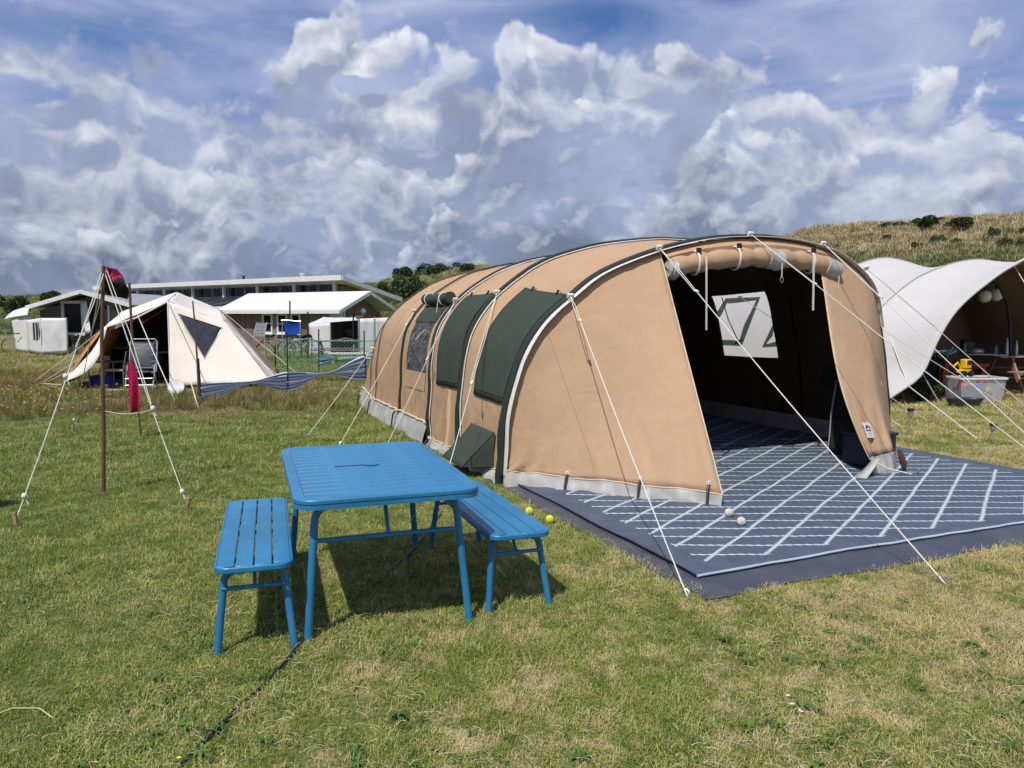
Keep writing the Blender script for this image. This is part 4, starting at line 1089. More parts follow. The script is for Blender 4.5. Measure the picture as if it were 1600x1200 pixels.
# ================================================================== flag pole with ropes
pole_b = gp(161, 770)
fp = thing('flag_pole', 'tall brown wooden pole stayed by three white ropes on the left lawn', 'pole', pole_b)
ptop = at(161, 403, pole_b.y - .02); fk = at(161, 418, pole_b.y)
MB().tube([pole_b - V3(0, 0, .1), lerp(pole_b, ptop, .3) + V3(.006, 0, 0), lerp(pole_b, ptop, .65) + V3(-.012, 0, 0), ptop - V3(0, 0, .07)], [.019, .018, .017, .016], 10).build('shaft', 'polewood', fp, True)
MB().tube([ptop - V3(0, 0, .09), ptop + V3(.004, 0, .0)], .005, 6).build('spike', 'steel', fp, True)
MB().tube([at(161, 586, pole_b.y) + V3(.021 * math.cos(a), .021 * math.sin(a), .004 * k) for k in range(4) for a in [2 * PI * j / 8 for j in range(8)]], .005, 5).build('blue_lashing', 'bluecloth', fp, True)
def stay(a, b, knots=(), dbl=.0, wid=.0045):
    a, b = Vector(a), Vector(b); s_ = MB().tube([lerp(a, b, i / 10) - V3(0, 0, .03 * math.sin(PI * i / 10)) for i in range(11)], wid, 6)
    if dbl: s_.tube([a + V3(.025, 0, 0), lerp(a, b, dbl * .5) + V3(.03, 0, .01), lerp(a, b, dbl)], wid * .85, 6)
    o = s_.build('stay_rope', 'rope', fp, True)
    for k in knots: MB().sphere(lerp(a, b, k), .022, 8, 6, (1, 1, 1.2)).tube([lerp(a, b, k), lerp(a, b, k) + V3(.03, 0, -.07)], .005, 5).build('knot', 'rope', o, True)
    return o
def wood_peg(p, lean, nm='wooden_peg'): MB().beam(Vector(p) - V3(lean * .05, 0, .05), Vector(p) + V3(lean, 0, .11), .032, .028).build(nm, 'wood', fp, True, bevel=.004)
stay(fk, gp(28, 815) + V3(0, 0, .05), (.47, .93), .35); wood_peg(gp(27, 822), -.02)
stay(fk, gp(289, 790) + V3(0, 0, .06), (.62, .97), .60); wood_peg(gp(290, 797), .03)
stay(at(160, 430, pole_b.y), gp(115, 672) + V3(0, 0, .08), (.95,), .3, .005); wood_peg(gp(115, 677), -.01)
stay(gp(161, 642) if False else at(163, 642, pole_b.y), at(236, 641, pole_b.y - .5), (), 0, .003)
def m_flag():
    m, nt, p = newmat('black_pink_flag'); o = ocoord(nt); x, y, z = xsep(nt, o)
    k = (z * 3.0 + x * 1.1 + xnoise(nt, o, 9, 4, .6) * .5 + ((x * 62 + z * 40).f('SINE')) * .12).ramp(.60, .70)
    nt.links.new(xmix(nt, k, (.012, .008, .012), (.45, .015, .07)).k, p.inputs['Base Color']); p.inputs['Roughness'].default_value = .85; return m
fl = MB(); rows = []
for i in range(15):
    f_ = i / 14; row = []
    for j in range(13):
        w = j / 12; a = at(163 - 11 * sstep(.55, 1, f_), lerp(416, 458, f_), pole_b.y + .05 * f_); b = at(lerp(180, 200, sstep(0, .7, f_)), lerp(420, 468, f_), pole_b.y + .1)
        p = lerp(a, b, w); p.y += .05 * math.sin(w * 7 + f_ * 3) * w + .03 * math.sin(f_ * 9); row.append(p)
    rows.append(row)
solo(fl.sheet(rows), 'flag', m_flag(), 'crumpled black and crimson flag hanging from the top of the brown pole', 'flag', at(163, 452, pole_b.y), solid=.003)
stk = gp(221, 684)
sp_ = thing('flag_stick', 'thin short stick in the grass behind the brown pole', 'stick', stk)
MB().tube([stk - V3(0, 0, .05), at(214, 620, stk.y), at(205, 560, stk.y)], .014, 8).build('shaft', 'polewood', sp_, True)
rows = []
for i in range(17):
    f_ = i / 16; row = []
    for j in range(9):
        w = j / 8; row.append(at(lerp(lerp(203, 207, w), lerp(200 + 3 * f_, 214 + 6 * f_, w), min(1, f_ * 3.5)), lerp(562 + 2 * w, 645 - 3 * w, f_), stk.y - .02) + V3(0, .05 * math.sin(w * 8 + f_ * 2) * f_ - .02, 0))
    rows.append(row)
solo(MB().sheet(rows), 'pennant', 'pink', 'long crimson pennant hanging limp from the short stick', 'flag', at(210, 645, stk.y), solid=.003)
def stick(pts, r, label, mat='polewood', grp=None):
    b = pts[0]; solo(MB().tube([Vector(b) - V3(0, 0, .05)] + pts, r, 7), 'stick', mat, label, 'stick', b, grp)
g0 = gp(212, 640); stick([g0, at(206, 520, g0.y), at(202, 442, g0.y)], .022, 'tall grey-brown stick standing just right of the brown flag pole')
g0 = gp(311, 628); stick([g0, at(308, 560, g0.y), at(304, 500, g0.y), at(301, 470, g0.y)], [.02, .02, .018, .016, .013], 'crooked branch standing before the cream tent, left of the striped windbreak')
g0 = gp(325, 665); stick([g0, g0 + V3(.03, 0, .13)], .018, 'short bare wooden peg in the lawn in front of the striped windbreak', 'wood')
# striped canvas seat poking in at the left edge
dk = thing('deck_chair', 'striped folded deck chair cut off by the left picture edge', 'chair', gp(-50, 800))
db = gp(-50, 795)
for k in range(9):
    a = db + V3(-.35, .1, .02 + .0 * k); z = .05 + .042 * k; x1 = .27 - .005 * k
    MB().cloth(V3(db.x - .3, db.y + .1, z + .042), V3(db.x + x1, db.y, z + .046), V3(db.x + x1 + .01, db.y - .02, z), V3(db.x - .3, db.y + .08, z), 8, 2, 0, .02, k).build('stripe', 'whitecloth' if k % 2 else 'cord', dk, True, solid=.004)
MB().tube([V3(db.x - .3, db.y + .12, .02), V3(db.x + .25, db.y + .02, .02)], .015, 6).build('frame_bar', 'wood', dk, True)
MB().tube([V3(db.x + .24, db.y + .03, 0), V3(db.x + .20, db.y + .06, .44)], .015, 6).build('frame_bar', 'wood', dk, True)

# ================================================================== cream ridge tent on the left
tb = gp(265, 605)
ct = thing('ridge_tent', 'cream cotton ridge tent with orange lining and an open awning, left of the tan tent', 'tent', tb)
A_, Ab = at(262, 471, 17.7), at(277, 457, 19.4)
Bv, Tip = at(163, 512, 16.9), at(97, 601, 16.0)
Bm = at(212, 497, 17.1)
L2, L3 = at(190, 487, 20.2), at(150, 590, 20.8)
Rf, Rb = at(352, 503, 18.0), at(345, 484, 20.6)
Fb, Rr = at(266, 603, 16.9), at(428, 586, 17.3); Fb.z = .10; Rr.z = .10
Rbk = at(436, 566, 21.6); Rbk.z = .05; Bk = at(240, 560, 22.2); Bk.z = 0
def cs(name, mat, *q, par=None, **k): return MB().cloth(*q, **k).build(name, mat, par or ct, True, angle=180, solid=.006)
cs('roof_canvas', 'creamtent', A_, Ab, L2, Bv, sag=-.10, fold=.06, seed=1, nu=18, nv=18)
cs('roof_canvas', 'creamtent', Ab, A_, Rf, Rb, sag=-.08, fold=.05, seed=2, nu=18, nv=18)
MB().tube([A_, lerp(A_, Bm, .5), Bm, Bv], .02, 6).build('roof_hem', 'creamtent', ct, True)
T2 = at(122, 590, 18.6)
wing = cs('awning_wing', 'orange', Bv, L2, T2, Tip, sag=.12, fold=.06, seed=3)
d_ = (Tip - Bv); off = V3(.03, -.06, 0)
wb0, wb1 = Bv + off, Tip + off * .5
rows = []
for i in range(17):
    f_ = i / 16; c = lerp(wb0, wb1, f_) + V3(.16, .0, -.05) * math.sin(PI * f_); w = lerp(.16, .46, sstep(.1, .75, f_)) * (1 - sstep(.80, 1, f_) * .92)
    rows.append([c + V3(-w * .45, .05, -.02), c + V3(-w * .1, -.02, 0), c + V3(w * .45, 0, .03)])
MB().sheet(rows).build('wing_border', 'creamtent', ct, True, solid=.006)
cs('awning_lining', 'orange', at(166, 516, 17.1), at(192, 513, 18.6), at(172, 556, 19.0), at(160, 556, 17.4), nu=8, nv=8, fold=.04)
cs('awning_lining', 'orange', A_ + V3(-.1, .2, -.12), Ab + V3(0, -.2, -.2), L2 + V3(.3, -.2, -.15), Bm + V3(0, .3, -.12), sag=-.08)
fw = cs('front_wall', 'creamtent', A_, Rf, Rr, Fb, sag=.02, fold=.05, seed=5, nu=22, nv=18)
n_ = (Rf - A_).cross(Fb - A_).normalized(); n_ = n_ if n_.y < 0 else -n_
m1, m2, m3 = at(277, 491, 17.45), at(347, 514, 17.88), at(319, 561, 17.38)
MB().cloth(m1 + n_ * .05, m2 + n_ * .05, m3 + n_ * .055, m3 + n_ * .055, 10, 10, .0, .01).build('mesh_window', 'mesh', ct, True, solid=.004)
MB().tube([m1 + n_ * .055, m2 + n_ * .055, m3 + n_ * .06], .012, 5, closed=True).build('window_piping', 'creamtent', ct, True)
cs('side_wall', 'creamtent', Rf, lerp(Rf, Rb, .8), lerp(Rr, Rbk, .45), Rr, sag=.04, fold=.05, seed=6)
cs('side_lining', 'wood', lerp(Rf, Rb, .8), Rb, Rbk, lerp(Rr, Rbk, .45), sag=.03, fold=.05, seed=7)
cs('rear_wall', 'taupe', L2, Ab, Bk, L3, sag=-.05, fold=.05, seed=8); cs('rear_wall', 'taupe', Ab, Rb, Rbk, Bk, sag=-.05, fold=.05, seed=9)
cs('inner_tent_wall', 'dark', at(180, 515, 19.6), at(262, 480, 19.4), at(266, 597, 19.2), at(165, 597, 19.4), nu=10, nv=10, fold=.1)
MB().tube([A_ + V3(0, 0, .04), Fb - V3(0, 0, .1)], .016, 8).build('front_pole', 'alu', ct, True)
MB().tube([A_, Ab], .016, 8).build('ridge_pole', 'alu', ct, True)
fl_ = [gp(118, 612), gp(266, 606), Bk, L3]; MB().cloth(fl_[0] + V3(0, 0, .03), fl_[1] + V3(0, 0, .03), fl_[2] + V3(0, 0, .03), fl_[3] + V3(0, 0, .03), 10, 10, 0, .03).build('floor_sheet', 'grey', ct, True)
MB().tube([gp(118, 612) + V3(0, 0, .04), gp(160, 614) + V3(0, 0, .06), gp(200, 613) + V3(0, 0, .04), gp(262, 607) + V3(0, 0, .04)], .03, 7).build('floor_edge', 'white_pvc', ct, True)
for q0, q1 in ((Tip, gp(62, 700) if False else gp(45, 596)), (Bv, gp(48, 600)), (lerp(Bv, Tip, .5), gp(58, 602)), (lerp(Bv, Tip, .7), gp(66, 600)), (A_, gp(310, 638)), (Rf, gp(452, 612)), (Rb, gp(470, 588)), (Rr, gp(440, 606)), (lerp(Rf, Rr, .5), gp(458, 604)), (Fb, gp(262, 617)), (at(215, 492, 17.1), gp(275, 630))):
    MB().tube([q0, lerp(q0, q1, .5) - V3(0, 0, .02), q1], .009, 5).build('guy_line', 'rope', ct, True)
# underneath the awning
def recliner(loc, rz, label, mat='mesh'):
    t = thing('reclining_chair', label, 'chair', loc, rz)
    for sx in (-.27, .27):
        MB().tube([(sx, -.22, .42), (sx, .20, .42), (sx, .44, 1.06), (sx * .8, .47, 1.12)], .013, 8).build('frame_tube', 'alu', t)
        MB().tube([(sx, -.28, 0), (sx, .12, .62)], .013, 8).build('leg', 'alu', t); MB().tube([(sx, .34, 0), (sx, -.18, .60)], .013, 8).build('leg', 'alu', t)
        MB().box((sx, -.02, .63), (.05, .42, .03)).build('armrest', 'blackplastic', t, bevel=.01)
        MB().tube([(sx, -.30, .012), (sx, .38, .012)], .012, 6).build('skid', 'alu', t)
    MB().tube([(-.215, .47, 1.12), (.215, .47, 1.12)], .013, 8).build('frame_tube', 'alu', t)
    MB().cloth((-.25, .45, 1.06), (.25, .45, 1.06), (.25, .20, .46), (-.25, .20, .46), 8, 10, -.03, .015).build('backrest', mat, t, solid=.006)
    for k in range(4): MB().tube([(-.25, .21 + .055 * k, .50 + .14 * k), (.25, .21 + .055 * k, .50 + .14 * k)], .006, 5).build('back_webbing', 'grey', t)
    MB().cloth((-.25, .18, .43), (.25, .18, .43), (.25, -.22, .43), (-.25, -.22, .43), 8, 8, -.03, .01).build('seat', mat, t, solid=.006)
    for z in (.16, .30): MB().tube([(-.27, -.20, z), (.27, -.20, z)], .010, 6).build('stretcher', 'alu', t)
    return t
recliner(gp(221, 612), R(14), 'grey mesh reclining chair with aluminium frame under the cream tent awning, behind the pennant')
c2 = thing('camping_chair', 'small aluminium camping chair under the cream tent awning by the blue crate', 'chair', gp(180, 608), R(-70))
for sx in (-.22, .22):
    MB().tube([(sx, -.2, 0), (sx, -.2, .42), (sx, .2, .42), (sx, .28, .85)], .013, 7).build('frame_tube', 'alu', c2); MB().tube([(sx, .2, 0), (sx, .2, .42)], .013, 7).build('leg', 'alu', c2)
MB().box((0, 0, .43), (.44, .42, .03)).build('seat', 'wood', c2, bevel=.01); MB().cloth((-.22, .28, .84), (.22, .28, .84), (.22, .22, .55), (-.22, .22, .55), 5, 5, .03).build('backrest', 'mesh', c2, solid=.01)
ctb = thing('camping_table', 'low wooden-topped camping table under the left end of the awning', 'table', gp(148, 606) + V3(0, .3, 0))
for x in (-.4, .4):
    for y in (-.22, .22): MB().tube([(x, y, 0), (x, y, .56)], .014, 7).build('leg', 'alu', ctb)
MB().box((0, 0, .575), (.95, .55, .03)).build('tabletop', 'wood', ctb, bevel=.008)
pw = thing('white_cone_bottle', 'white conical bottle standing on the camping table', 'bottle', gp(148, 606) + V3(-.10, .25, .59))
MB().lathe([(.0, 0), (.15, 0), (.15, .06), (.06, .20), (.03, .34), (0, .36)], 14).build('bottle_body', 'white', pw); MB().lathe([(.0, .355), (.03, .355), (.03, .40), (0, .41)], 10).build('cap', 'white', pw)
def crate(name, loc, d_, mat, label, cat='box', rz=0., slots=True):
    t = thing(name, label, cat, loc, rz); w, l, h = d_
    MB().box((0, 0, .01), (w - .04, l - .04, .02)).build('base', mat, t)
    for sx in (-1, 1): MB().box((sx * (w / 2 - .012), 0, h / 2), (.022, l - .002, h)).build('side', mat, t, bevel=.004)
    for sy in (-1, 1): MB().box((0, sy * (l / 2 - .012), h / 2), (w - .048, .022, h - .004)).build('side', mat, t, bevel=.004)
    MB().ring(rrect(w + .02, l + .02, .03), rrect(w - .03, l - .03, .02), h - .03, h + .004).build('rim', mat, t)
    if slots:
        for k in range(3): MB().box((0, -l / 2 - .003, h * (.28 + .22 * k)), (w * .8, .008, h * .06)).build('slot', 'blackplastic', t)
    return t
M['blueplastic'] = pm('blue_plastic', (.012, .025, .22), .45, .12, 6)
crate('plastic_crate', gp(156, 611) + V3(0, .1, .03), (.36, .30, .30), 'blueplastic', 'blue plastic crate on the cream tent floor left of the pole')
cab = thing('kitchen_cabinet', 'dark cloth kitchen cabinet with a yellow cloth on top, inside the cream tent', 'cabinet', gp(178, 600) + V3(0, .9, 0))
MB().box((0, 0, .42), (.85, .45, .80)).build('body', 'dark', cab, bevel=.02); MB().box((0, 0, .83), (.9, .5, .03)).build('top', 'grey', cab); MB().cloth((-.2, .2, .87), (.42, .2, .92), (.42, -.2, .88), (-.2, -.2, .86), 8, 8, .06, .08).build('yellow_cloth', 'yellow', cab, solid=.01)
sb = thing('side_board', 'pale board shelf behind the recliner inside the cream tent', 'shelf', gp(250, 600) + V3(-.1, 1.0, 0))
MB().box((0, 0, .72), (.7, .4, .05)).build('board', 'white_pvc', sb)
for x in (-.3, .3): MB().box((x, 0, .35), (.04, .36, .69)).build('leg', 'grey', sb)
solo(MB().lathe([(0, 0), (.15, 0), (.17, .015), (.165, .03), (.14, .022), (0, .018)], 24, gp(276, 617) + V3(0, 0, .16), (0.1, -1, .35)), 'round_lid', 'white', 'white round lid leaning in the grass at the cream tent corner', 'lid', gp(276, 617))
pk = thing('shoes', 'pair of dark shoes on the grass by the white lid', 'shoes', gp(262, 611))
for k in (-.08, .08): MB().sphere((k, 0, .05), .11, 10, 6, (.45, 1.1, .5)).build('shoe', 'dark', pk)
lx = thing('folded_deck_chair', 'white plastic folding chair leaning by the far left awning ropes', 'chair', gp(92, 588) + V3(0, 6, 0), R(20))
for sx in (-.35, .35):
    MB().beam((sx, -.5, 0), (sx, .3, 1.05), .07, .05).build('frame_bar', 'white', lx); MB().beam((sx, .5, 0), (sx, -.1, .75), .07, .05).build('leg', 'white', lx)
MB().box((0, .15, .80), (.64, .03, .42), Matrix.Rotation(R(-35), 3, 'X')).build('backrest', 'white', lx, bevel=.01); MB().box((0, -.1, .48), (.64, .45, .03)).build('seat', 'white', lx, bevel=.01)

# ================================================================== windbreaks
def windbreak(path, label, cols, name='windbreak', post=.0):
    """path: ground point, half height, mid height, twist; stripes run lengthwise"""
    t = thing(name, label, 'windbreak', path[0][0]); n = len(cols); k = 10
    P = []
    for (a, ha, za), (b, hb, zb) in zip(path, path[1:]):
        for i in range(k): f_ = sstep(0, 1, i / k); P.append((lerp(a, b, i / k), lerp(ha, hb, f_), lerp(za, zb, f_)))
    P.append(path[-1])
    for s_, c in enumerate(cols):
        rows = []
        for q in (0, .5, 1):
            rows.append([p + V3(0, .08 * math.sin(i * .5 + s_ * 1.3) * h_ - .09 * h_ * math.sin((s_ + q) * 2.4), z - p.z + h_ * (2 * (s_ + q) / n - 1)) for i, (p, h_, z) in enumerate(P)])
        MB().sheet(rows).build('stripe', c, t, True, angle=180, solid=.004)
    return t
nv, wc = 'navy', 'whitecloth'
w0, w1, w2, w3, w4 = gp(315, 630), gp(393, 620), gp(450, 613), gp(508, 606), gp(572, 598)
wbk = windbreak([(w0, .19, .19), (w1, .028, .29), (w2, .21, .23), (w3, .022, .31), (w4, .30, .36)], 'low blue and white striped windbreak pinched between its posts', [wc, nv, wc, nv, wc, wc, nv, wc, nv, wc, nv, wc])
for p, top in ((w0, 560), (w2, 520), (w4, 555)): MB().tube([p - V3(0, 0, .05), at(p.x / p.y * FPX + 800 - (2 if p is w0 else 0), top, p.y)], .016, 7).build('post', 'blackplastic', wbk, True)
windbreak([(gp(497, 580), .16, .30), (gp(528, 577), .03, .33), (gp(566, 577), .035, .38), (gp(600, 577), .2, .4)], 'pale teal-blue windbreak rolled narrow behind the green net', ['skyblue', wc, 'bluecloth', 'skyblue', wc, 'skyblue'])
# blue bundle behind the cream tent
bd = thing('blue_tarpaulin', 'crumpled blue tarpaulin at the right foot of the cream tent', 'tarpaulin', gp(395, 606))
rows = [[gp(lerp(385, 445, j / 14), 606 - 3 * j / 14) + V3(0, .5 * i / 8, .02 + .26 * fbm(j * .5, i * .6, 3) * math.sin(PI * i / 8) ** .5 if 0 < i < 8 else .02) for j in range(15)] for i in range(9)]
MB().sheet(rows).build('sheet', 'bluecloth', bd, True, solid=.01)

# ================================================================== green net fence
nf = thing('net_fence', 'green net fence on thin black posts between cream tent and tan tent', 'fence', gp(425, 588))
NA, NB = gp(422, 584), gp(600, 582); hN = .98; mb = MB(); nx_ = 38; ny_ = 8
def netp(i, j): 
    f_ = i / nx_; return lerp(NA, NB, f_) + V3(0, .08 * math.sin(f_ * 9), hN * j / ny_ * (1 - .10 * math.sin(PI * ((f_ * 3) % 1))) + .02)
for i in range(-ny_, nx_ + 1):
    for s_ in (1, -1):
        pp_ = []
        for j in range(ny_ + 1):
            q = i + (j if s_ > 0 else ny_ - j)
            if 0 <= q <= nx_: pp_.append(netp(q, j))
        if len(pp_) > 1: mb.tube(pp_, .0045, 3)
mb.tube([netp(i, ny_) for i in range(nx_ + 1)], .012, 4).tube([netp(i, 0) for i in range(nx_ + 1)], .012, 4)
mb.build('net', 'teal', nf, True)['kind'] = 'stuff'
for px, b_, t_ in ((498, 583, 514), (569, 583, 517), (430, 584, 540), (599, 583, 520)): MB().tube([gp(px, b_) - V3(0, 0, .1), at(px, t_, gp(px, b_).y)], .02, 7).build('post', 'blackplastic', nf, True)

# ================================================================== weathered cabin far left
M['greyboard'] = boards('grey_boards', (.13, .115, .10), (.21, .19, .165), .14)
M['brownboard'] = boards('brown_boards', (.16, .115, .09), (.29, .225, .185), .15)
M['roofwhite'] = pm('white_roof_foil', (.66, .66, .65), .5, .05, 1.5, .15, 3)
CY = 34.0
cbn = thing('weathered_cabin', 'grey weathered wooden cabin with a low white-edged gable roof, far left', 'cabin', V3(at(130, 500, CY).x, CY, 0))
ez = lambda px, py, Y=CY: at(px, py, Y)
pk_, le, re = ez(132, 457), ez(48, 482), ez(212, 479)
wl, wr = ez(52, 500).x, ez(206, 500).x
def wall_poly(Y): return [V3(wl, Y, 0), V3(wr, Y, 0), V3(wr, Y, re.z - .10), V3(pk_.x, Y, pk_.z - .12), V3(wl, Y, le.z - .08)]
MB().prism(wall_poly(CY + .5), (0, 6, 0)).build('wall', 'greyboard', cbn, True, smooth=False)
for a, b in ((le, pk_), (pk_, re)):
    q = [a, b, b + V3(0, 7.5, 0), a + V3(0, 7.5, 0)]; n = (b - a).cross(V3(0, 1, 0)).normalized() * -.07
    if n.z < 0: n = -n
    MB().prism([p - V3(0, .3, 0) for p in q], n).build('roof', 'grey', cbn, True, smooth=False)
    MB().beam(a + V3(0, -.33, .03), b + V3(0, -.33, .03), .06, .17).build('fascia', 'white', cbn, True)
def window(par, c, w, h, fw=.08, mat='white', mull=(0, 0), sill=True, right=V3(1, 0, 0), out=V3(0, -1, 0), dep=.07, world=True):
    """frame bars proud of the wall, pane set back"""
    c = Vector(c); up = V3(0, 0, 1); rot = Matrix((right, -out, up)).transposed()
    win = MB().box(c + up * (h / 2 - fw / 2) + out * dep * .5, (w, dep, fw), rot).box(c - up * (h / 2 - fw / 2) + out * dep * .5, (w, dep, fw), rot).box(c + right * (w / 2 - fw / 2) + out * dep * .5, (fw, dep * .98, h - 2 * fw), rot).box(c - right * (w / 2 - fw / 2) + out * dep * .5, (fw, dep * .98, h - 2 * fw), rot)
    o = win.build('window', mat, par, world)
    MB().box(c + out * .012, (w - 2 * fw, .02, h - 2 * fw), rot).build('pane', 'glass', o, world)
    for k in range(mull[0]): MB().box(c + right * (w * ((k + 1) / (mull[0] + 1) - .5)) + out * .04, (fw * .45, .03, h - 2 * fw), rot).build('glazing_bar', mat, o, world)
    for k in range(mull[1]): MB().box(c + up * (h * ((k + 1) / (mull[1] + 1) - .5)) + out * .042, (w - 2 * fw, .03, fw * .45), rot).build('glazing_bar', mat, o, world)
    if sill: MB().box(c - up * (h / 2 + .02) + out * .06, (w + .1, .14, .04), rot).build('sill', mat, o, world)
    return o
cx = ez(105, 500).x
window(cbn, V3(cx, CY + .5, 1.05 if False else (ez(105, 497, CY + .5).z)), 1.02, 1.55, .13, 'white', sill=False)
ox = ez(143, 500).x; MB().box(V3(ox, CY + .49, 1.05), (1.0, .06, 2.0)).build('doorway_shade', 'dark', cbn, True)  # closed black panel; the shade inside the doorway is put into its colour
MB().cloth(ez(127, 470, CY + .3), ez(135, 470, CY + .3), ez(142, 520, CY + .2), ez(134, 522, CY + .2), 6, 8, .05, .06).build('door_curtain', 'whitecloth', cbn, True, solid=.01)
MB().box(V3(ox + .55, CY + .45, 1.05), (.09, .09, 2.05)).build('door_post', 'white', cbn, True); MB().box(V3(ez(170, 500).x, CY + .45, .95), (.8, .05, 1.9)).build('shutter', 'greyboard', cbn, True)
lt = thing('awning_shed', 'white sheet-covered lean-to with a short sloped roof at the left end of the cabin', 'shed', V3(ez(30, 500, 33).x, 33, 0))
lr = [ez(7, 498, 33), ez(43, 492, 32.2), ez(47, 478, 34.6), ez(20, 486, 35.4)]
MB().cloth(*lr, 10, 8, .05, .04).build('roof_sheet', 'roofwhite', lt, True, solid=.03)
for a, b, nm in (((18, 499), (43, 495), 'front_sheet'),):
    p0, p1 = ez(*a, 32.9), ez(*b, 32.4); q0, q1 = V3(p0.x + .12, p0.y, .12), V3(p1.x, p1.y, .06)
    sh = MB().cloth(p0, p1, q1, q0, 10, 10, .0, .10, 3.).build(nm, 'screenwhite', lt, True, solid=.01)
    for px in (21, 28): MB().box(ez(px, 521, 32.55), (.16, .02, .05)).build('slit', 'mesh', sh, True)
MB().cloth(ez(43, 495, 32.4), ez(48, 494, 34.4), V3(ez(48, 540, 34.4).x, 34.4, 0), V3(ez(43, 540, 32.4).x, 32.4, .05), 6, 8, 0, .05).build('side_sheet', 'screenwhite', lt, True, solid=.01)
pv = thing('pvc_windscreen', 'white plastic windscreen with three dark slit windows in front of the cabin', 'windscreen', V3(ez(75, 500, 31).x, 31, 0))
a0, a1, a2 = ez(42, 500, 32.2), ez(63, 497, 30.8), ez(103, 497, 30.8)
gz_ = lambda p, z=.12: V3(p.x, p.y, z)
s1 = MB().cloth(a0, a1, gz_(a1, .10), gz_(a0), 8, 12, .0, .12, 1.).build('screen_panel', 'screenwhite', pv, True, solid=.01)
MB().cloth(a1, a2, gz_(a2, .16), gz_(a1, .10), 12, 12, .0, .12, 2.).build('screen_panel', 'screenwhite', pv, True, solid=.01)
for px in (53, 57.5, 62): MB().box(ez(px, 518, 31.5 - (px - 53) * .03 - .25), (.075, .02, .72)).build('slit_window', 'mesh', s1, True)
for p in (a0, a1, a2): MB().tube([gz_(p, 0), p + V3(0, .03, .03)], .025, 7).build('pole', 'alu', pv, True)
pt = thing('potted_shrub', 'dark potted shrub beside the cabin door right of the white windscreen', 'plant', V3(ez(112, 540, 31.5).x, 31.5, 0))
MB().lathe([(.0, 0), (.22, 0), (.28, .35), (.25, .35), (0, .33)], 14).build('pot', 'grey', pt)
fo = bpy.data.objects.new('foliage', BM[1]); COL.objects.link(fo); fo.parent = pt; fo.location = (0, 0, .3); fo.scale = (.62, .5, .75)
def bicycle(loc, rz, label, col='grey'):
    t = thing('bicycle', label, 'bicycle', loc, rz, 'bicycles'); r = .33
    for x in (-.52, .52):
        w = MB().tube([(x + r * math.cos(a), 0, r + r * math.sin(a)) for a in [2 * PI * k / 28 for k in range(28)]], .017, 6, closed=True).build('wheel', 'blackplastic', t)
        sp = MB()
        for k in range(8): a = PI * k / 8; sp.tube([(x - .31 * math.cos(a), 0, r - .31 * math.sin(a)), (x + .31 * math.cos(a), 0, r + .31 * math.sin(a))], .004, 3)
        sp.build('spokes', 'alu', w); MB().lathe([(0, -.04), (.03, -.04), (.03, .04), (0, .04)], 8, (x, 0, r), (0, 1, 0)).build('hub', 'alu', w)
    MB().tube([(-.52, 0, r), (-.08, 0, .30), (.40, 0, .72), (-.20, 0, .74), (-.08, 0, .30)], .018, 7).tube([(-.52, 0, r), (-.20, 0, .74)], .013, 6).build('frame', col, t)
    MB().tube([(.52, 0, r), (.40, 0, .72), (.36, 0, .98)], .016, 7).build('fork', col, t); MB().tube([(.30, -.26, 1.0), (.40, -.1, 1.0), (.40, .1, 1.0), (.30, .26, 1.0)], .014, 6).build('handlebar', 'alu', t)
    MB().sphere((-.24, 0, .90), .12, 10, 6, (1.1, .6, .35)).build('saddle', 'blackplastic', t); MB().tube([(-.20, 0, .72), (-.24, 0, .88)], .014, 6).build('seat_post', 'alu', t)
    MB().tube([(-.85, 0, .50), (-.6, 0, .74), (-.3, 0, .76)], .02, 6).build('mudguard', 'blackplastic', t)
    return t
bicycle(V3(ez(4, 540, 33).x, 32.6, 0), R(20), 'dark bicycle parked at the far left end of the white lean-to')
bicycle(gp(437, 562), R(35), 'bicycle behind the green net, left of two below the blue towel', 'grey')
bicycle(gp(470, 560), R(10), 'bicycle with pale wheels behind the green net, right of two', 'white')

# ================================================================== white-roofed wooden chalet
c1, c0 = at(533, 500, 36), at(346, 500, 40.2)
c1.z = c0.z = 0; ld = (c0 - c1).normalized(); gd = V3(-ld.y, ld.x, 0); gd = gd if gd.y > 0 else -gd
LW = (c0 - c1).length; GW = 3.9; ezz, rzz = 1.90, 2.74
ch = thing('wooden_chalet', 'low brown board chalet with a bright white pitched roof in front of the long building', 'chalet', c1, math.atan2(ld.y, ld.x))
# local: x along the front wall (to the left), y towards the camera is negative side
sgn = 1 if (V3(-ld.y, ld.x, 0) - gd).length < .1 else -1
P_ = lambda x, y, z: V3(x, sgn * y, z)
MB().prism([P_(.9, .25, 0), P_(LW - .1, .25, 0), P_(LW - .1, .25, ezz - .05), P_(.9, .25, ezz - .05)], P_(0, GW - .5, 0)).build('wall', 'brownboard', ch, smooth=False)
MB().prism([P_(.9, .25, ezz - .05), P_(.9, GW - .25, ezz - .05), P_(.9, GW / 2, rzz - .1)], V3(LW - 1, 0, 0)).build('gable_wall', 'brownboard', ch, smooth=False)
for y0, y1 in ((-.18, GW / 2), (GW + .18, GW / 2)):
    e = ezz - .07; rf = MB().prism([P_(-.1, y0, e), P_(LW + .15, y0, e), P_(LW + .15, y1, rzz), P_(-.1, y1, rzz)], V3(0, 0, .07)).build('roof', 'roofwhite', ch, smooth=False)
    MB().beam(P_(-.13, y0, e - .02), P_(-.13, y1, rzz - .02), .05, .16).build('bargeboard', 'white', ch)
MB().beam(P_(-.1, -.2, ezz - .12), P_(LW + .15, -.2, ezz - .12), .03, .14).build('eave_board', 'white', ch)
MB().box(P_(.45, .22, .95), (.95, .05, 1.85)).build('porch_screen', 'screenwhite', ch)
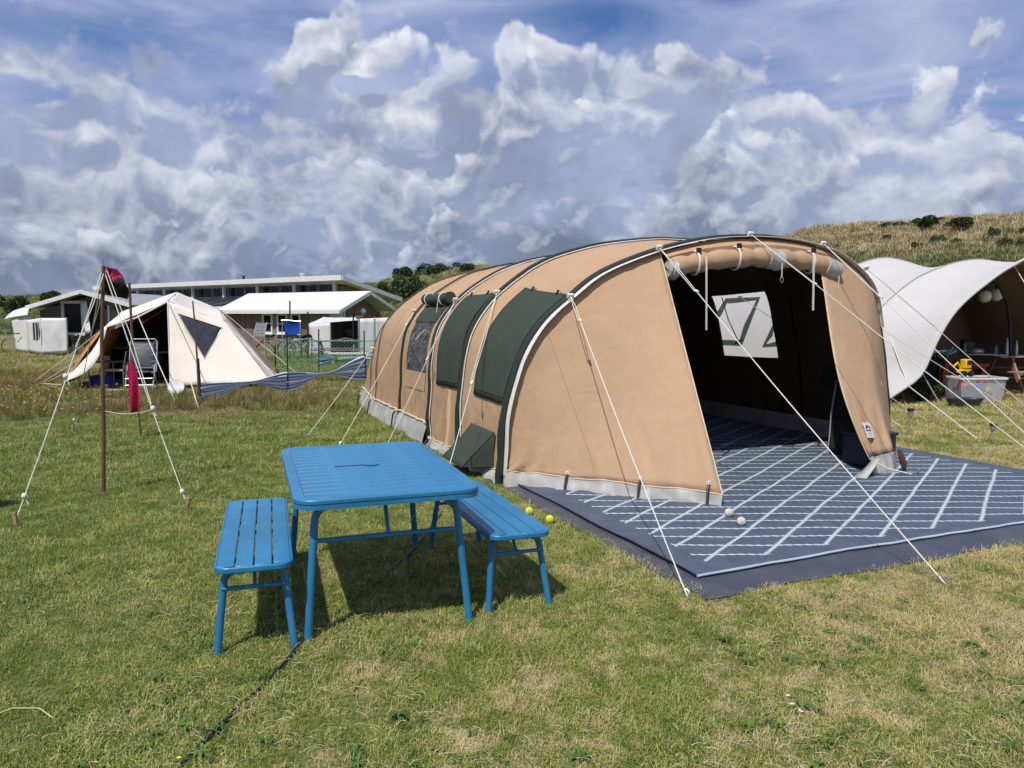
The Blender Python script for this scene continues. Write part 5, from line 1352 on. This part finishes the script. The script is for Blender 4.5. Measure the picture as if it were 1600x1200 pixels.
out_ = V3(0, -1 * sgn, 0); rt_ = V3(1, 0, 0)
def fx(px): # distance along the front wall for a picture column
    lo, hi = 0., LW
    for _ in range(40):
        m_ = (lo + hi) / 2; p = c1 + ld * m_
        if p.x / p.y * FPX + 800 > px: lo = m_
        else: hi = m_
    return m_
for px, w in ((414, .72), (437, .72), (458, .66)): window(ch, P_(fx(px), .25, 1.22), w, 1.02, .10, 'white', (0, 1), right=rt_, out=out_, world=False)
window(ch, P_(.9, GW * .52, 1.25), .85, .75, .09, 'white', (1, 1), right=V3(0, sgn, 0), out=V3(-1, 0, 0), world=False)
MB().box(P_(.87, GW * .22, .95), (.05, .7, 1.8)).build('door', 'white', ch); MB().tube([P_(.05, .05, 0), P_(.05, .05, ezz)], .05, 7).build('porch_post', 'white', ch); MB().tube([P_(.05, GW - .05, 0), P_(.05, GW - .05, ezz)], .05, 7).build('porch_post', 'white', ch)
for i, (y, z, c, w_) in enumerate(((.95, 1.78, 'red', 'red lantern hanging left in the chalet gable'), (1.55, 1.86, 'white', 'white lantern hanging in the middle of the chalet gable'), (2.75, 1.62, 'red', 'red lantern hanging right in the chalet gable'))):
    p = ROOT[ch.name].inverted() @ P_(.02, y, z); l_ = thing('lantern', w_, 'lantern', p, 0, 'gable lanterns')
    MB().lathe([(.0, -.14), (.11, -.14), (.16, -.06), (.07, .10), (0, .14)], 12).build('shade', c, l_); MB().tube([(0, 0, .13), (0, 0, .42)], .01, 5).build('cord', 'blackplastic', l_); MB().sphere((0, 0, -.19), .05, 8, 6).build('tassel', c, l_)

# ================================================================== long low service building
q1, q0 = at(534, 480, 60), at(186, 480, 80); q1.z = q0.z = 0; bd_ = (q0 - q1).normalized(); BL_ = (q0 - q1).length + 4
lb = thing('service_building', 'long low grey building with a white roof edge and a row of clerestory windows', 'building', q1, math.atan2(bd_.y, bd_.x))
sg = 1 if V3(-bd_.y, bd_.x, 0).y > 0 else -1
Q = lambda x, y, z: V3(x, sg * y, z)
TOP = at(534, 431, 60).z; WB, WT = TOP - 1.55, TOP - .38
MB().prism([Q(.3, .6, 0), Q(BL_, .6, 0), Q(BL_, .6, TOP - .75), Q(.3, .6, TOP - .75)], Q(0, 2.0, 0)).build('upper_wall', 'greyboard', lb, smooth=False)
MB().prism([Q(-.6, -.5, TOP - .34), Q(-.6, 6.0, TOP - 1.9), Q(-.6, 6.0, TOP - 1.75), Q(-.6, -.5, TOP)], V3(BL_ + 1, 0, 0)).build('roof', 'white', lb, smooth=False)
MB().beam(Q(-.62, -.54, TOP - .16), Q(BL_, -.54, TOP - .16), .06, .40).build('roof_fascia', 'white', lb)
MB().beam(Q(-.66, -.45, TOP - .2), Q(-.66, 6.0, TOP - 1.75), .06, .32).build('verge_board', 'white', lb)
nw = 15; pw_ = (BL_ - 1.2) / nw
for k in range(nw):
    window(lb, Q(.9 + pw_ * (k + .5), .6, (WB + WT) / 2), pw_ * .94, WT - WB - .25, .06, 'grey', (1, 0), False, right=V3(1, 0, 0), out=Q(0, -1, 0), world=False)
    if k % 2 == 0: MB().box(Q(.9 + pw_ * k, .1, WB + .45), (.22, .22, WT - WB + .7)).build('column', 'white', lb)
# lower lean-to roof with collectors
z0_, z1_ = WB + .02, WB - 1.0
MB().prism([Q(1.5, .55, z0_), Q(BL_, .55, z0_), Q(BL_, -3.6, z1_), Q(1.5, -3.6, z1_)], V3(0, 0, .10)).build('lower_roof', 'grey', lb, smooth=False)
MB().prism([Q(1.8, -3.2, 0), Q(BL_, -3.2, 0), Q(BL_, -3.2, z1_ + .1), Q(1.8, -3.2, z1_ + .1)], Q(0, 3.6, 0)).build('lower_wall', 'greyboard', lb, smooth=False)
MB().beam(Q(1.4, -3.65, z1_ + .06), Q(BL_, -3.65, z1_ + .06), .05, .24).build('lower_fascia', 'white', lb)
M['collector'] = pm('collector_glass', (.03, .035, .045), .4, .2, 3, spec=.25)
sl = math.atan2(z0_ - z1_, 4.15)
cp0 = MB().box((0, 0, 0), (1.9, 1.35, .06)).build('solar_collector', 'collector', lb, bevel=.01); cp0.rotation_euler = (sg * sl, 0, 0)
first = True
for k in range(13):
    for r_ in (.3, .68):
        o = cp0 if first else cp0.copy()
        if not first: COL.objects.link(o)
        first = False; o.location = Q(3.2 + 2.3 * k, lerp(.55, -3.6, r_), lerp(z0_, z1_, r_) + .20)
for px, h, r_, c in ((300 + 75, .6, .10, 'blackplastic'), (466, .55, .16, 'white'), (521, .55, .03, 'grey'), (531, .4, .03, 'grey')):
    x = 0; lo, hi = 0., BL_
    for _ in range(40):
        m_ = (lo + hi) / 2; p = q1 + bd_ * m_
        if p.x / p.y * FPX + 800 > px: lo = m_
        else: hi = m_
    MB().lathe([(0, 0), (r_, 0), (r_, h), (r_ * 1.5, h), (r_ * 1.5, h + .08), (0, h + .08)], 12, Q(m_, .6, TOP - .25)).build('roof_pipe', c, lb)

# ================================================================== small white pavilion, screen, picnic table and odds and ends behind the net
pvl = thing('white_pavilion', 'small white pavilion tent with an open dark front behind the green net', 'tent', gp(510, 556))
Yp = 31.5
v = lambda px, py, dY=0.: at(px, py, Yp + dY)
def down(p, z=0.): return V3(p.x, p.y, z)
f0, f1, f2, f3 = v(483, 506), v(516, 504, -.4), v(560, 500, .4), v(505, 496, 2.5); f4 = v(556, 496, 2.8)
MB().cloth(f3, f4, f2, f0, 10, 8, .04, .04).build('roof', 'screenwhite', pvl, True, solid=.01)
MB().cloth(f0, f1, down(f1), down(f0), 8, 8, .02, .08).build('wall', 'screenwhite', pvl, True, solid=.01)
MB().cloth(f3, f4, down(f4), down(f3), 8, 8, .0, .05).build('rear_wall', 'taupe', pvl, True, solid=.01)
MB().cloth(f2, f4, down(f4), down(f2), 8, 8, .0, .05).build('wall', 'screenwhite', pvl, True, solid=.01)
MB().cloth(f0, f3, down(f3), down(f0), 8, 8, .0, .05).build('wall', 'screenwhite', pvl, True, solid=.01)
for p in (f1, f2): MB().tube([down(p), p], .025, 7).build('pole', 'alu', pvl, True)
bb = thing('barbecue', 'black kettle barbecue inside the small white pavilion', 'barbecue', down(v(546, 530, 1.0)))
MB().sphere((0, 0, .95), .30, 14, 8, (1, 1, .85)).build('kettle', 'blackplastic', bb)
for a in (0, 2.1, 4.2): MB().tube([(0, 0, .8), (.35 * math.cos(a), .35 * math.sin(a), 0)], .018, 6).build('leg', 'blackplastic', bb)
scn = thing('white_screen', 'white cloth screen fence right of the small pavilion, by the chalet gable', 'screen', down(v(580, 530)))
e0, e1, e2 = v(561, 498), v(585, 497, .2), v(612, 496, .5)
for a, b in ((e0, e1), (e1, e2)): MB().cloth(a, b, down(b), down(a), 8, 8, .0, .08, a.x).build('screen_panel', 'screenwhite', scn, True, solid=.01)
for p in (e0, e1, e2): MB().tube([down(p), p + V3(0, 0, .05)], .025, 7).build('pole', 'alu', scn, True)
def picnic(loc, rz, label, wmat='oldwood', L=1.8):
    t = thing('picnic_table', label, 'picnic table', loc, rz)
    for k in range(5): MB().box((0, -.32 + .16 * k, .75), (L, .145, .035)).build('top_plank', wmat, t, bevel=.005)
    for s_ in (-1, 1):
        for k in range(2): MB().box((0, s_ * (.66 + .13 * k), .45), (L, .12, .035)).build('bench_plank', wmat, t, bevel=.005)
    for x in (-L * .34, L * .34):
        for s_ in (-1, 1): MB().beam((x, s_ * .62, 0), (x, s_ * .22, .73), .045, .09).build('leg', wmat, t)
        MB().beam((x + .046, -.78, .41), (x + .046, .78, .41), .045, .09).build('bench_bearer', wmat, t); MB().beam((x - .046, -.36, .71), (x - .046, .36, .71), .045, .07).build('top_bearer', wmat, t)
    return t
picnic(gp(528, 566), R(8), 'weathered picnic table behind the green net by the small pavilion', 'oldwood', 1.7)
bl = thing('white_plank_bench', 'low white plank bench in front of the picnic table behind the net', 'bench', gp(545, 570))
MB().box((0, 0, .38), (1.3, .25, .05)).build('plank', 'white', bl); [MB().box((x, 0, .18), (.08, .2, .35)).build('leg', 'grey', bl) for x in (-.5, .5)]
tl = thing('clothes_rack', 'drying rack with a blue towel blowing on it, in front of the chalet', 'rack', gp(457, 562))
Yt = gp(457, 562).y
MB().cloth(at(443, 500, Yt), at(467, 503, Yt), at(472, 521, Yt), at(446, 526, Yt), 10, 10, .06, .10).build('towel', 'bluecloth', tl, True, solid=.008)
MB().tube([at(440, 500, Yt), at(470, 502, Yt)], .012, 6).build('rail', 'alu', tl, True)
for px in (441, 469): MB().tube([at(px, 500, Yt), down(at(px, 560, Yt))], .014, 6).build('leg', 'alu', tl, True)
tp = thing('dark_tarpaulin', 'dark green tarpaulin slung beside the blue towel behind the net', 'tarpaulin', gp(479, 560))
Yt = gp(479, 560).y; MB().cloth(at(469, 526, Yt), at(485, 522, Yt), at(489, 530, Yt), at(473, 535, Yt + .4), 10, 8, .08, .08).build('sheet', 'green', tp, True, solid=.01)
for a, b in (((470, 526), (470, 548)), ((487, 524), (487, 548))): MB().tube([at(*a, Yt), down(at(*b, Yt))], .02, 6).build('pole', 'blackplastic', tp, True)
so = thing('tilted_solar_charger', 'small solar panel tilted on a stand in front of the chalet wall', 'solar panel', gp(405, 565))
Ys = gp(405, 565).y; sa, sb_, sc_, sd_ = at(401, 505, Ys + .3), at(417, 504, Ys + .3), at(413, 526, Ys), at(396, 527, Ys)
MB().cloth(sa, sb_, sc_, sd_, 2, 2).build('panel', 'collector', so, True, smooth=False)
MB().tube([sa, sb_, sc_, sd_], .022, 5, closed=True).build('frame', 'alu', so, True)
for i in (1, 2): MB().tube([lerp(sa, sb_, i / 3) - V3(0, .012, 0), lerp(sd_, sc_, i / 3) - V3(0, .012, 0)], .006, 4).build('busbar', 'grey', so, True)
for i in (1, 2, 3): MB().tube([lerp(sa, sd_, i / 4) - V3(0, .012, 0), lerp(sb_, sc_, i / 4) - V3(0, .012, 0)], .006, 4).build('busbar', 'grey', so, True)
MB().tube([sd_, down(sd_)], .02, 6).tube([sc_, down(sc_)], .02, 6).tube([lerp(sa, sb_, .5), down(lerp(sa, sb_, .5) + V3(0, .5, 0))], .02, 6).build('stand', 'alu', so, True)
for (px, py0, py1, nm) in ((453, 560, 470, 'left'), (481, 562, 487, 'middle'), (552, 560, 484, 'right')):
    b = gp(px, py0); stick([b, at(px, py1, b.y)], .03, {'left': 'thin dark post rising above the blue towel behind the net', 'middle': 'thin dark post in front of the chalet wall left of the pavilion', 'right': 'thin dark post before the chalet gable right of the pavilion'}[nm], 'blackplastic')

# ================================================================== white scalloped tent on the right
wt = thing('white_dome_tent', 'big white canvas tent with scalloped humps and open arched front, right of the tan tent', 'tent', V3(8.6, 15.5, 0))
def rib(pts, right):
    """left half through the seen points, right half falling to the far foot"""
    P = [at(*p) for p in pts] + [Vector(q) for q in right]
    pp, ll = arclen([Vector(q) for q in catmull([tuple(p) for p in P], 10)])
    def f_(t):
        s_ = t * ll[-1]; i = 0
        while i < len(ll) - 2 and ll[i + 1] < s_: i += 1
        return lerp(pp[i], pp[i + 1], min(1, (s_ - ll[i]) / max(1e-9, ll[i + 1] - ll[i])))
    return f_
ribs = [rib([(1388, 622, 14.1), (1418, 603, 14.1), (1441, 583, 14.12), (1467, 527, 14.2), (1498, 480, 14.35), (1545, 440, 14.65), (1583, 415, 14.95), (1620, 399, 15.2)], [(11.6, 15.6, 2.95), (13.4, 15.9, 2.2), (14.6, 16.1, .9), (15.1, 16.2, .05)]),
        rib([(1318, 610, 15.6), (1332, 570, 15.65), (1350, 520, 15.7), (1375, 483, 15.85), (1410, 451, 16.1), (1445, 428, 16.4), (1505, 408, 16.9)], [(10.9, 17.5, 2.82), (12.4, 18.0, 2.2), (13.6, 18.3, .9), (14.0, 18.4, .05)]),
        rib([(1205, 600, 17.6), (1222, 545, 17.7), (1250, 480, 17.9), (1290, 440, 18.2), (1340, 413, 18.7), (1388, 403, 19.2)], [(10.4, 19.7, 2.82), (11.6, 20.3, 2.1), (12.4, 20.8, .9), (12.6, 21.0, .05)]),
        rib([(1030, 580, 20.2), (1050, 510, 20.4), (1110, 440, 20.8)], [(6.6, 21.4, 2.6), (7.6, 21.8, 2.75), (8.8, 22.4, 2.4), (10.0, 23.0, 1.3), (10.6, 23.4, .05)]),
        rib([(1040, 580, 22.6), (1080, 540, 23.0)], [(6.6, 23.6, .9), (8.0, 24.4, .7), (9.0, 24.8, .05)])]
sags = [.26, .34, .30, .1]
rowsW = []
for i in range(4):
    for k in range(14):
        w = k / 14; row = []
        for j in range(61):
            t = j / 60; a, b = ribs[i](t), ribs[i + 1](t); p = lerp(a, b, w)
            mid = (ribs[i](0) + ribs[i](1) + ribs[i + 1](0) + ribs[i + 1](1)) / 4; inn = (mid - p); inn.normalize()
            up_ = math.sin(PI * t)
            p = p + inn * sags[i] * math.sin(PI * w) * (.35 + .65 * up_) * .62
            if i == 0 and w == 0: pass
            p = p + V3(0, 0, .02 * (fbm(i * 5 + w * 3, t * 9) - .5)); row.append(p)
        rowsW.append(row)
rowsW.append([ribs[4](j / 60) for j in range(61)])
MB().sheet(rowsW).build('tent_canvas', 'whitetent', wt, True, angle=180, solid=.008)
MB().tube([p + V3(-.02, -.03, 0) for p in rowsW[0]], .028, 7).build('front_hem', 'whitetent', wt, True)
for i in (1, 2): MB().tube([ribs[i](j / 60) * 1.0 + V3(-.012, -.012, .006) for j in range(61)], .014, 5).build('seam', 'grey', wt, True)
# drop skirt wall at the left front foot
k0 = int(.10 * 60)
sk = [[rowsW[r][j] for r in range(0, 15)] for j in (3, 2, 1, 0)] + [[down(rowsW[r][0], .22 - .20 * (r / 14)) + V3(-.05, -.03, 0) for r in range(0, 15)]]
MB().sheet(sk[3:]).build('lower_wall', 'whitetent', wt, True, solid=.008)
# inner tent
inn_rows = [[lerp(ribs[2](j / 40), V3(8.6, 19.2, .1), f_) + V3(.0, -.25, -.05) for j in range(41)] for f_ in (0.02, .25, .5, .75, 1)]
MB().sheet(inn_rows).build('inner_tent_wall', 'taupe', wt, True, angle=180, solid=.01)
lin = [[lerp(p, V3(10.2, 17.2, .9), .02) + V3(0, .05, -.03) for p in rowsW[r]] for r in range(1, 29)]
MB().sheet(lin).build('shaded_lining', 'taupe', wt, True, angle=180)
ax = [lerp(ribs[1](.5), ribs[1](1), 0) for _ in (0,)]
MB().tube([at(1545, 432, 16.0), at(1562, 447, 16.1), at(1574, 475, 16.2), at(1578, 505, 16.2), at(1579, 560, 16.2)], .035, 7).build('arch_pole', 'blackplastic', wt, True)
fz = [V3(7.7, 14.7, .014), V3(12.5, 15.2, .014), V3(12.5, 18.5, .014), V3(6.6, 18.0, .014)]
M['redfloor'] = pm('red_floor_mat', (.17, .05, .045), .8, .2, 6)
MB().cloth(*fz, 10, 10, 0, .01).build('floor_mat', 'redfloor', wt, True)
# green trapezoid window frames on the far left flank
from mathutils.bvhtree import BVHTree
_w = MB().sheet(rowsW); _bv = BVHTree.FromPolygons([tuple(v_) for v_ in _w.v], _w.f)
def flank(px, py):
    h = _bv.ray_cast(Vector((0, 0, EYE)), _ray(px, py).normalized()); return h[0], h[1]
def green_frame(loop, w):
    """strip of green trim sewn round a window on the tent's left flank"""
    c = V3(sum(p[0] for p in loop), sum(p[1] for p in loop), 0) / len(loop); o_, i_ = [], []
    for k in range(len(loop)):
        a, b = loop[k], loop[(k + 1) % len(loop)]
        for m_ in range(8):
            px, py = lerp(a[0], b[0], m_ / 8), lerp(a[1], b[1], m_ / 8); d_ = V3(c.x - px, c.y - py, 0); d_ = d_.normalized() * min(w, d_.length)
            for L_, qx, qy in ((o_, px, py), (i_, px + d_.x, py + d_.y)):
                h, n = flank(qx, qy)
                if h is None: return
                L_.append(h - (h - Vector((0, 0, EYE))).normalized() * .02)
    o_.append(o_[0]); i_.append(i_[0]); MB().sheet([o_, i_]).build('window_trim', 'green', wt, True)
green_frame([(1134, 466), (1188, 464), (1159, 540), (1112, 538), (1112, 500)], 8)
green_frame([(1212, 497), (1232, 540), (1191, 542)], 7)
for q0, q1 in ((at(1441, 583, 14.25), gp(1468, 630)), (at(1399, 617, 14.6), gp(1390, 630)), (at(1584, 414, 15.2), gp(1720, 640)), (ribs[1](.18), gp(1585, 690) if False else at(1420, 603, 14.2)), (at(1418, 602, 14.2), gp(1531, 689))):
    MB().tube([q0, lerp(q0, q1, .5), q1], .009, 5).build('guy_line', 'rope', wt, True)
# things under the white tent
for i, (px, w_) in enumerate(((1539, 'white globe lamp hanging left of a pair in the white tent'), (1557, 'white globe lamp hanging right of a pair in the white tent'))):
    p = at(px, 463 - 2 * i, 16.3 + .25 * i); l_ = thing('globe_lamp', w_, 'lamp', p - V3(0, 0, .13), 0, 'globe lamps')
    MB().sphere((0, 0, .13), .13, 18, 12).build('globe', 'white', l_); MB().tube([(0, 0, .25), (0, 0, .62)], .012, 6).build('cord', 'blackplastic', l_); MB().lathe([(0, .25), (.035, .25), (.03, .33), (0, .34)], 10).build('socket', 'blackplastic', l_)
ptb = picnic(V3(11.35, 16.6, .02), R(6), 'brown picnic table laden with bottles inside the white tent', 'wood', 2.3)
tz = .77
def on_table(px, Y=16.5): return V3((px - 800) / FPX * Y, Y, tz + .02)
def bottle(px, h, r, mat, label, cat='bottle', Y=16.45):
    t = thing('bottle', label, cat, on_table(px, Y), 0, 'bottles on the picnic table')
    MB().lathe([(0, 0), (r, 0), (r, h * .62), (r * .45, h * .78), (r * .42, h * .92), (0, h * .92)], 14).build('bottle_body', mat, t); MB().lathe([(0, h * .91), (r * .5, h * .91), (r * .5, h), (0, h)], 10).build('cap', 'grey', t)
M['greenglass'] = pm('green_bottle', (.10, .22, .05), .2, .1); M['foil'] = pm('steel_flask', (.5, .5, .5), .3, .1, metal=.7)
bottle(1507, .24, .04, 'greenglass', 'light green bottle on the picnic table, leftmost of the bottles')
bottle(1556, .22, .04, M['teal'], 'teal bottle in the middle of the picnic table')
bottle(1573, .38, .04, 'foil', 'tall steel flask on the picnic table, left of two')
bottle(1588, .32, .035, 'foil', 'slimmer steel flask on the picnic table, right of two')
ry = thing('serving_tray', 'pale tray of dishes on the left part of the picnic table', 'tray', on_table(1527, 16.4))
MB().box((0, 0, .02), (.62, .3, .03)).build('tray', 'grey', ry, bevel=.01); MB().sphere((.0, .02, .08), .13, 12, 6, (1.2, 1, .6)).build('bowl', 'alu', ry); MB().box((.42, -.1, .01), (.35, .2, .012)).build('paper', 'white', ry)
pf = thing('dark_picture_box', 'small dark box standing at the back of the picnic table', 'box', on_table(1512, 16.8)); MB().box((0, 0, .16), (.28, .1, .32)).build('body', 'dark', pf, bevel=.01); MB().box((.0, -.053, .16), (.2, .008, .22)).build('front_plate', 'mesh', pf)
rt = thing('red_play_table', 'dark red plastic play table behind the clear storage box', 'table', gp(1520, 622) + V3(.2, .9, .015))
MB().box((0, 0, .60), (.95, .6, .07)).build('tabletop', 'red', rt, bevel=.02)
for x in (-.38, .38):
    for y in (-.22, .22): MB().box((x, y, .285), (.09, .09, .57)).build('leg', 'red', rt, bevel=.01)
cl = thing('clear_storage_box', 'translucent plastic storage box full of toys at the white tent entrance', 'box', gp(1521, 627))
M['clearplastic'] = pm('clear_plastic', (.55, .60, .66), .25, .05)
M['clearplastic'].node_tree.nodes['Principled BSDF'].inputs['Alpha'].default_value = .38
MB().sheet([[V3(x * w, y * l, z) for x, y in ((-1, -1), (1, -1), (1, 1), (-1, 1), (-1, -1))] for z, w, l in ((.01, .37, .24), (.45, .43, .29))]).build('body', 'clearplastic', cl, smooth=False, solid=.008)
MB().ring(rrect(.92, .64, .04), rrect(.82, .54, .03), .445, .475).build('rim', 'white', cl)
for k, (x, z, r_, c) in enumerate(((-.2, .26, .15, 'red'), (.05, .20, .14, 'bluecloth'), (.22, .17, .12, 'orange'), (-.05, .12, .12, 'skyblue'), (.15, .33, .10, 'red'), (-.28, .1, .1, 'navy'))): MB().sphere((x, .02 * k - .05, z), r_, 12, 8).build('toy', c, cl)
ty = thing('toy_truck', 'yellow plastic toy digger standing on the storage box', 'toy', gp(1521, 627) + V3(-.22, .0, .478), R(20))
MB().box((0, 0, .10), (.26, .14, .07)).build('chassis', 'yellow', ty, bevel=.015); MB().box((.05, 0, .24), (.15, .14, .18)).build('cab', 'yellow', ty, bevel=.02); MB().box((.05, -.072, .27), (.10, .01, .08)).build('cab_window', 'glass', ty)
MB().tube([(-.08, 0, .14), (-.16, 0, .27), (-.26, 0, .20)], .018, 6).build('boom', 'yellow', ty)
for x in (-.09, .09):
    for y in (-.085, .085): MB().lathe([(0, -.025), (.06, -.025), (.06, .025), (0, .025)], 12, (x, y, .06), (0, 1, 0)).build('wheel', 'blackplastic', ty)
by = thing('boot_tray', 'dark grey boat-shaped plastic tub lying in front of the storage box', 'tub', gp(1507, 635), R(6))
MB().sheet([[V3(w * .34 * math.cos(a), w * .17 * math.sin(a), z) for a in [2 * PI * k / 24 for k in range(25)]] for w, z in ((.02, .012), (.8, .012), (1, .12), (1.06, .15), (.98, .145), (.78, .04), (.02, .035))]).build('tub_body', 'mesh', by)
rk = thing('garden_rack', 'black rack with tools and bins at the left post of the white tent entrance', 'rack', gp(1470, 624) + V3(0, .5, 0))
for x in (-.24, .24):
    for y in (-.15, .15): MB().tube([(x, y, 0), (x, y, .92)], .015, 7).build('upright', 'blackplastic', rk)
MB().tube([(-.26, -.15, .90), (.32, -.15, .94)], .02, 7).build('top_rail', 'white', rk)
for k in range(4): MB().box((-.18 + .12 * k, -.02, .46), (.10, .22, .8 - .05 * k)).build('bin', 'dark', rk, bevel=.01)
for x, c in ((.12, 'red'), (.20, 'orange')): MB().tube([(x, -.18, .12), (x + .02, -.17, .62)], .02, 7).build('tool_handle', c, rk)
MB().box((-.12, -.17, .30), (.22, .012, .12)).build('label_plate', 'grey', rk)
df = thing('dragonfly_ornament', 'pale green dragonfly ornament on the rack by the white tent', 'ornament', gp(1470, 624) + V3(.28, .32, .80))
for a in (.5, 1.1, 2.2, 2.8): MB().cloth((0, 0, .05), (.02, 0, .05), (.16 * math.cos(a) + .02, -.02, .05 + .16 * math.sin(a)), (.16 * math.cos(a), -.02, .09 + .16 * math.sin(a)), 3, 3).build('wing', 'skyblue', df, solid=.006)
MB().tube([(0, 0, .16), (-.02, 0, .0), (-.05, 0, -.10)], [.015, .012, .006], 6).build('body', 'teal', df)
stp = thing('plant_tub', 'tub with trailing plant at the foot of the black rack', 'plant', gp(1452, 627) + V3(0, .1, 0))
MB().lathe([(0, 0), (.15, 0), (.19, .2), (.16, .2), (0, .18)], 14).build('pot', 'dark', stp)
fo = bpy.data.objects.new('foliage', BM[2]); COL.objects.link(fo); fo.parent = stp; fo.location = (0, 0, .12); fo.scale = (.30, .26, .34)
# solar garden lights on stakes, and small spare pegs
def solar_light(px, py, py1, label):
    b = gp(px, py); t = thing('solar_garden_light', label, 'garden light', b, 0, 'solar stake lights'); h = at(px, py1, b.y).z
    MB().tube([(0.02, 0, -.05), (-.01, 0, h * .62)], .010, 7).build('stake', 'grey', t); MB().lathe([(0, h * .6), (.018, h * .6), (.035, h * .72), (.035, h * .9), (0, h * .9)], 12).build('lens', 'foil', t); MB().lathe([(0, h * .9), (.045, h * .9), (.040, h), (0, h)], 12).build('solar_cap', 'blackplastic', t)
solar_light(1421, 678, 638, 'solar stake light in the lawn nearest the tan tent, left of two')
solar_light(1550, 692, 662, 'solar stake light in the lawn near the right edge, right of two')
solo(MB().beam(gp(1393, 660) + V3(0, 0, .03), gp(1411, 671) + V3(0, 0, .02), .014, .012), 'loose_peg', 'piping', 'pale tent peg cord end in the grass beside the tan tent right side', 'peg', gp(1400, 665))
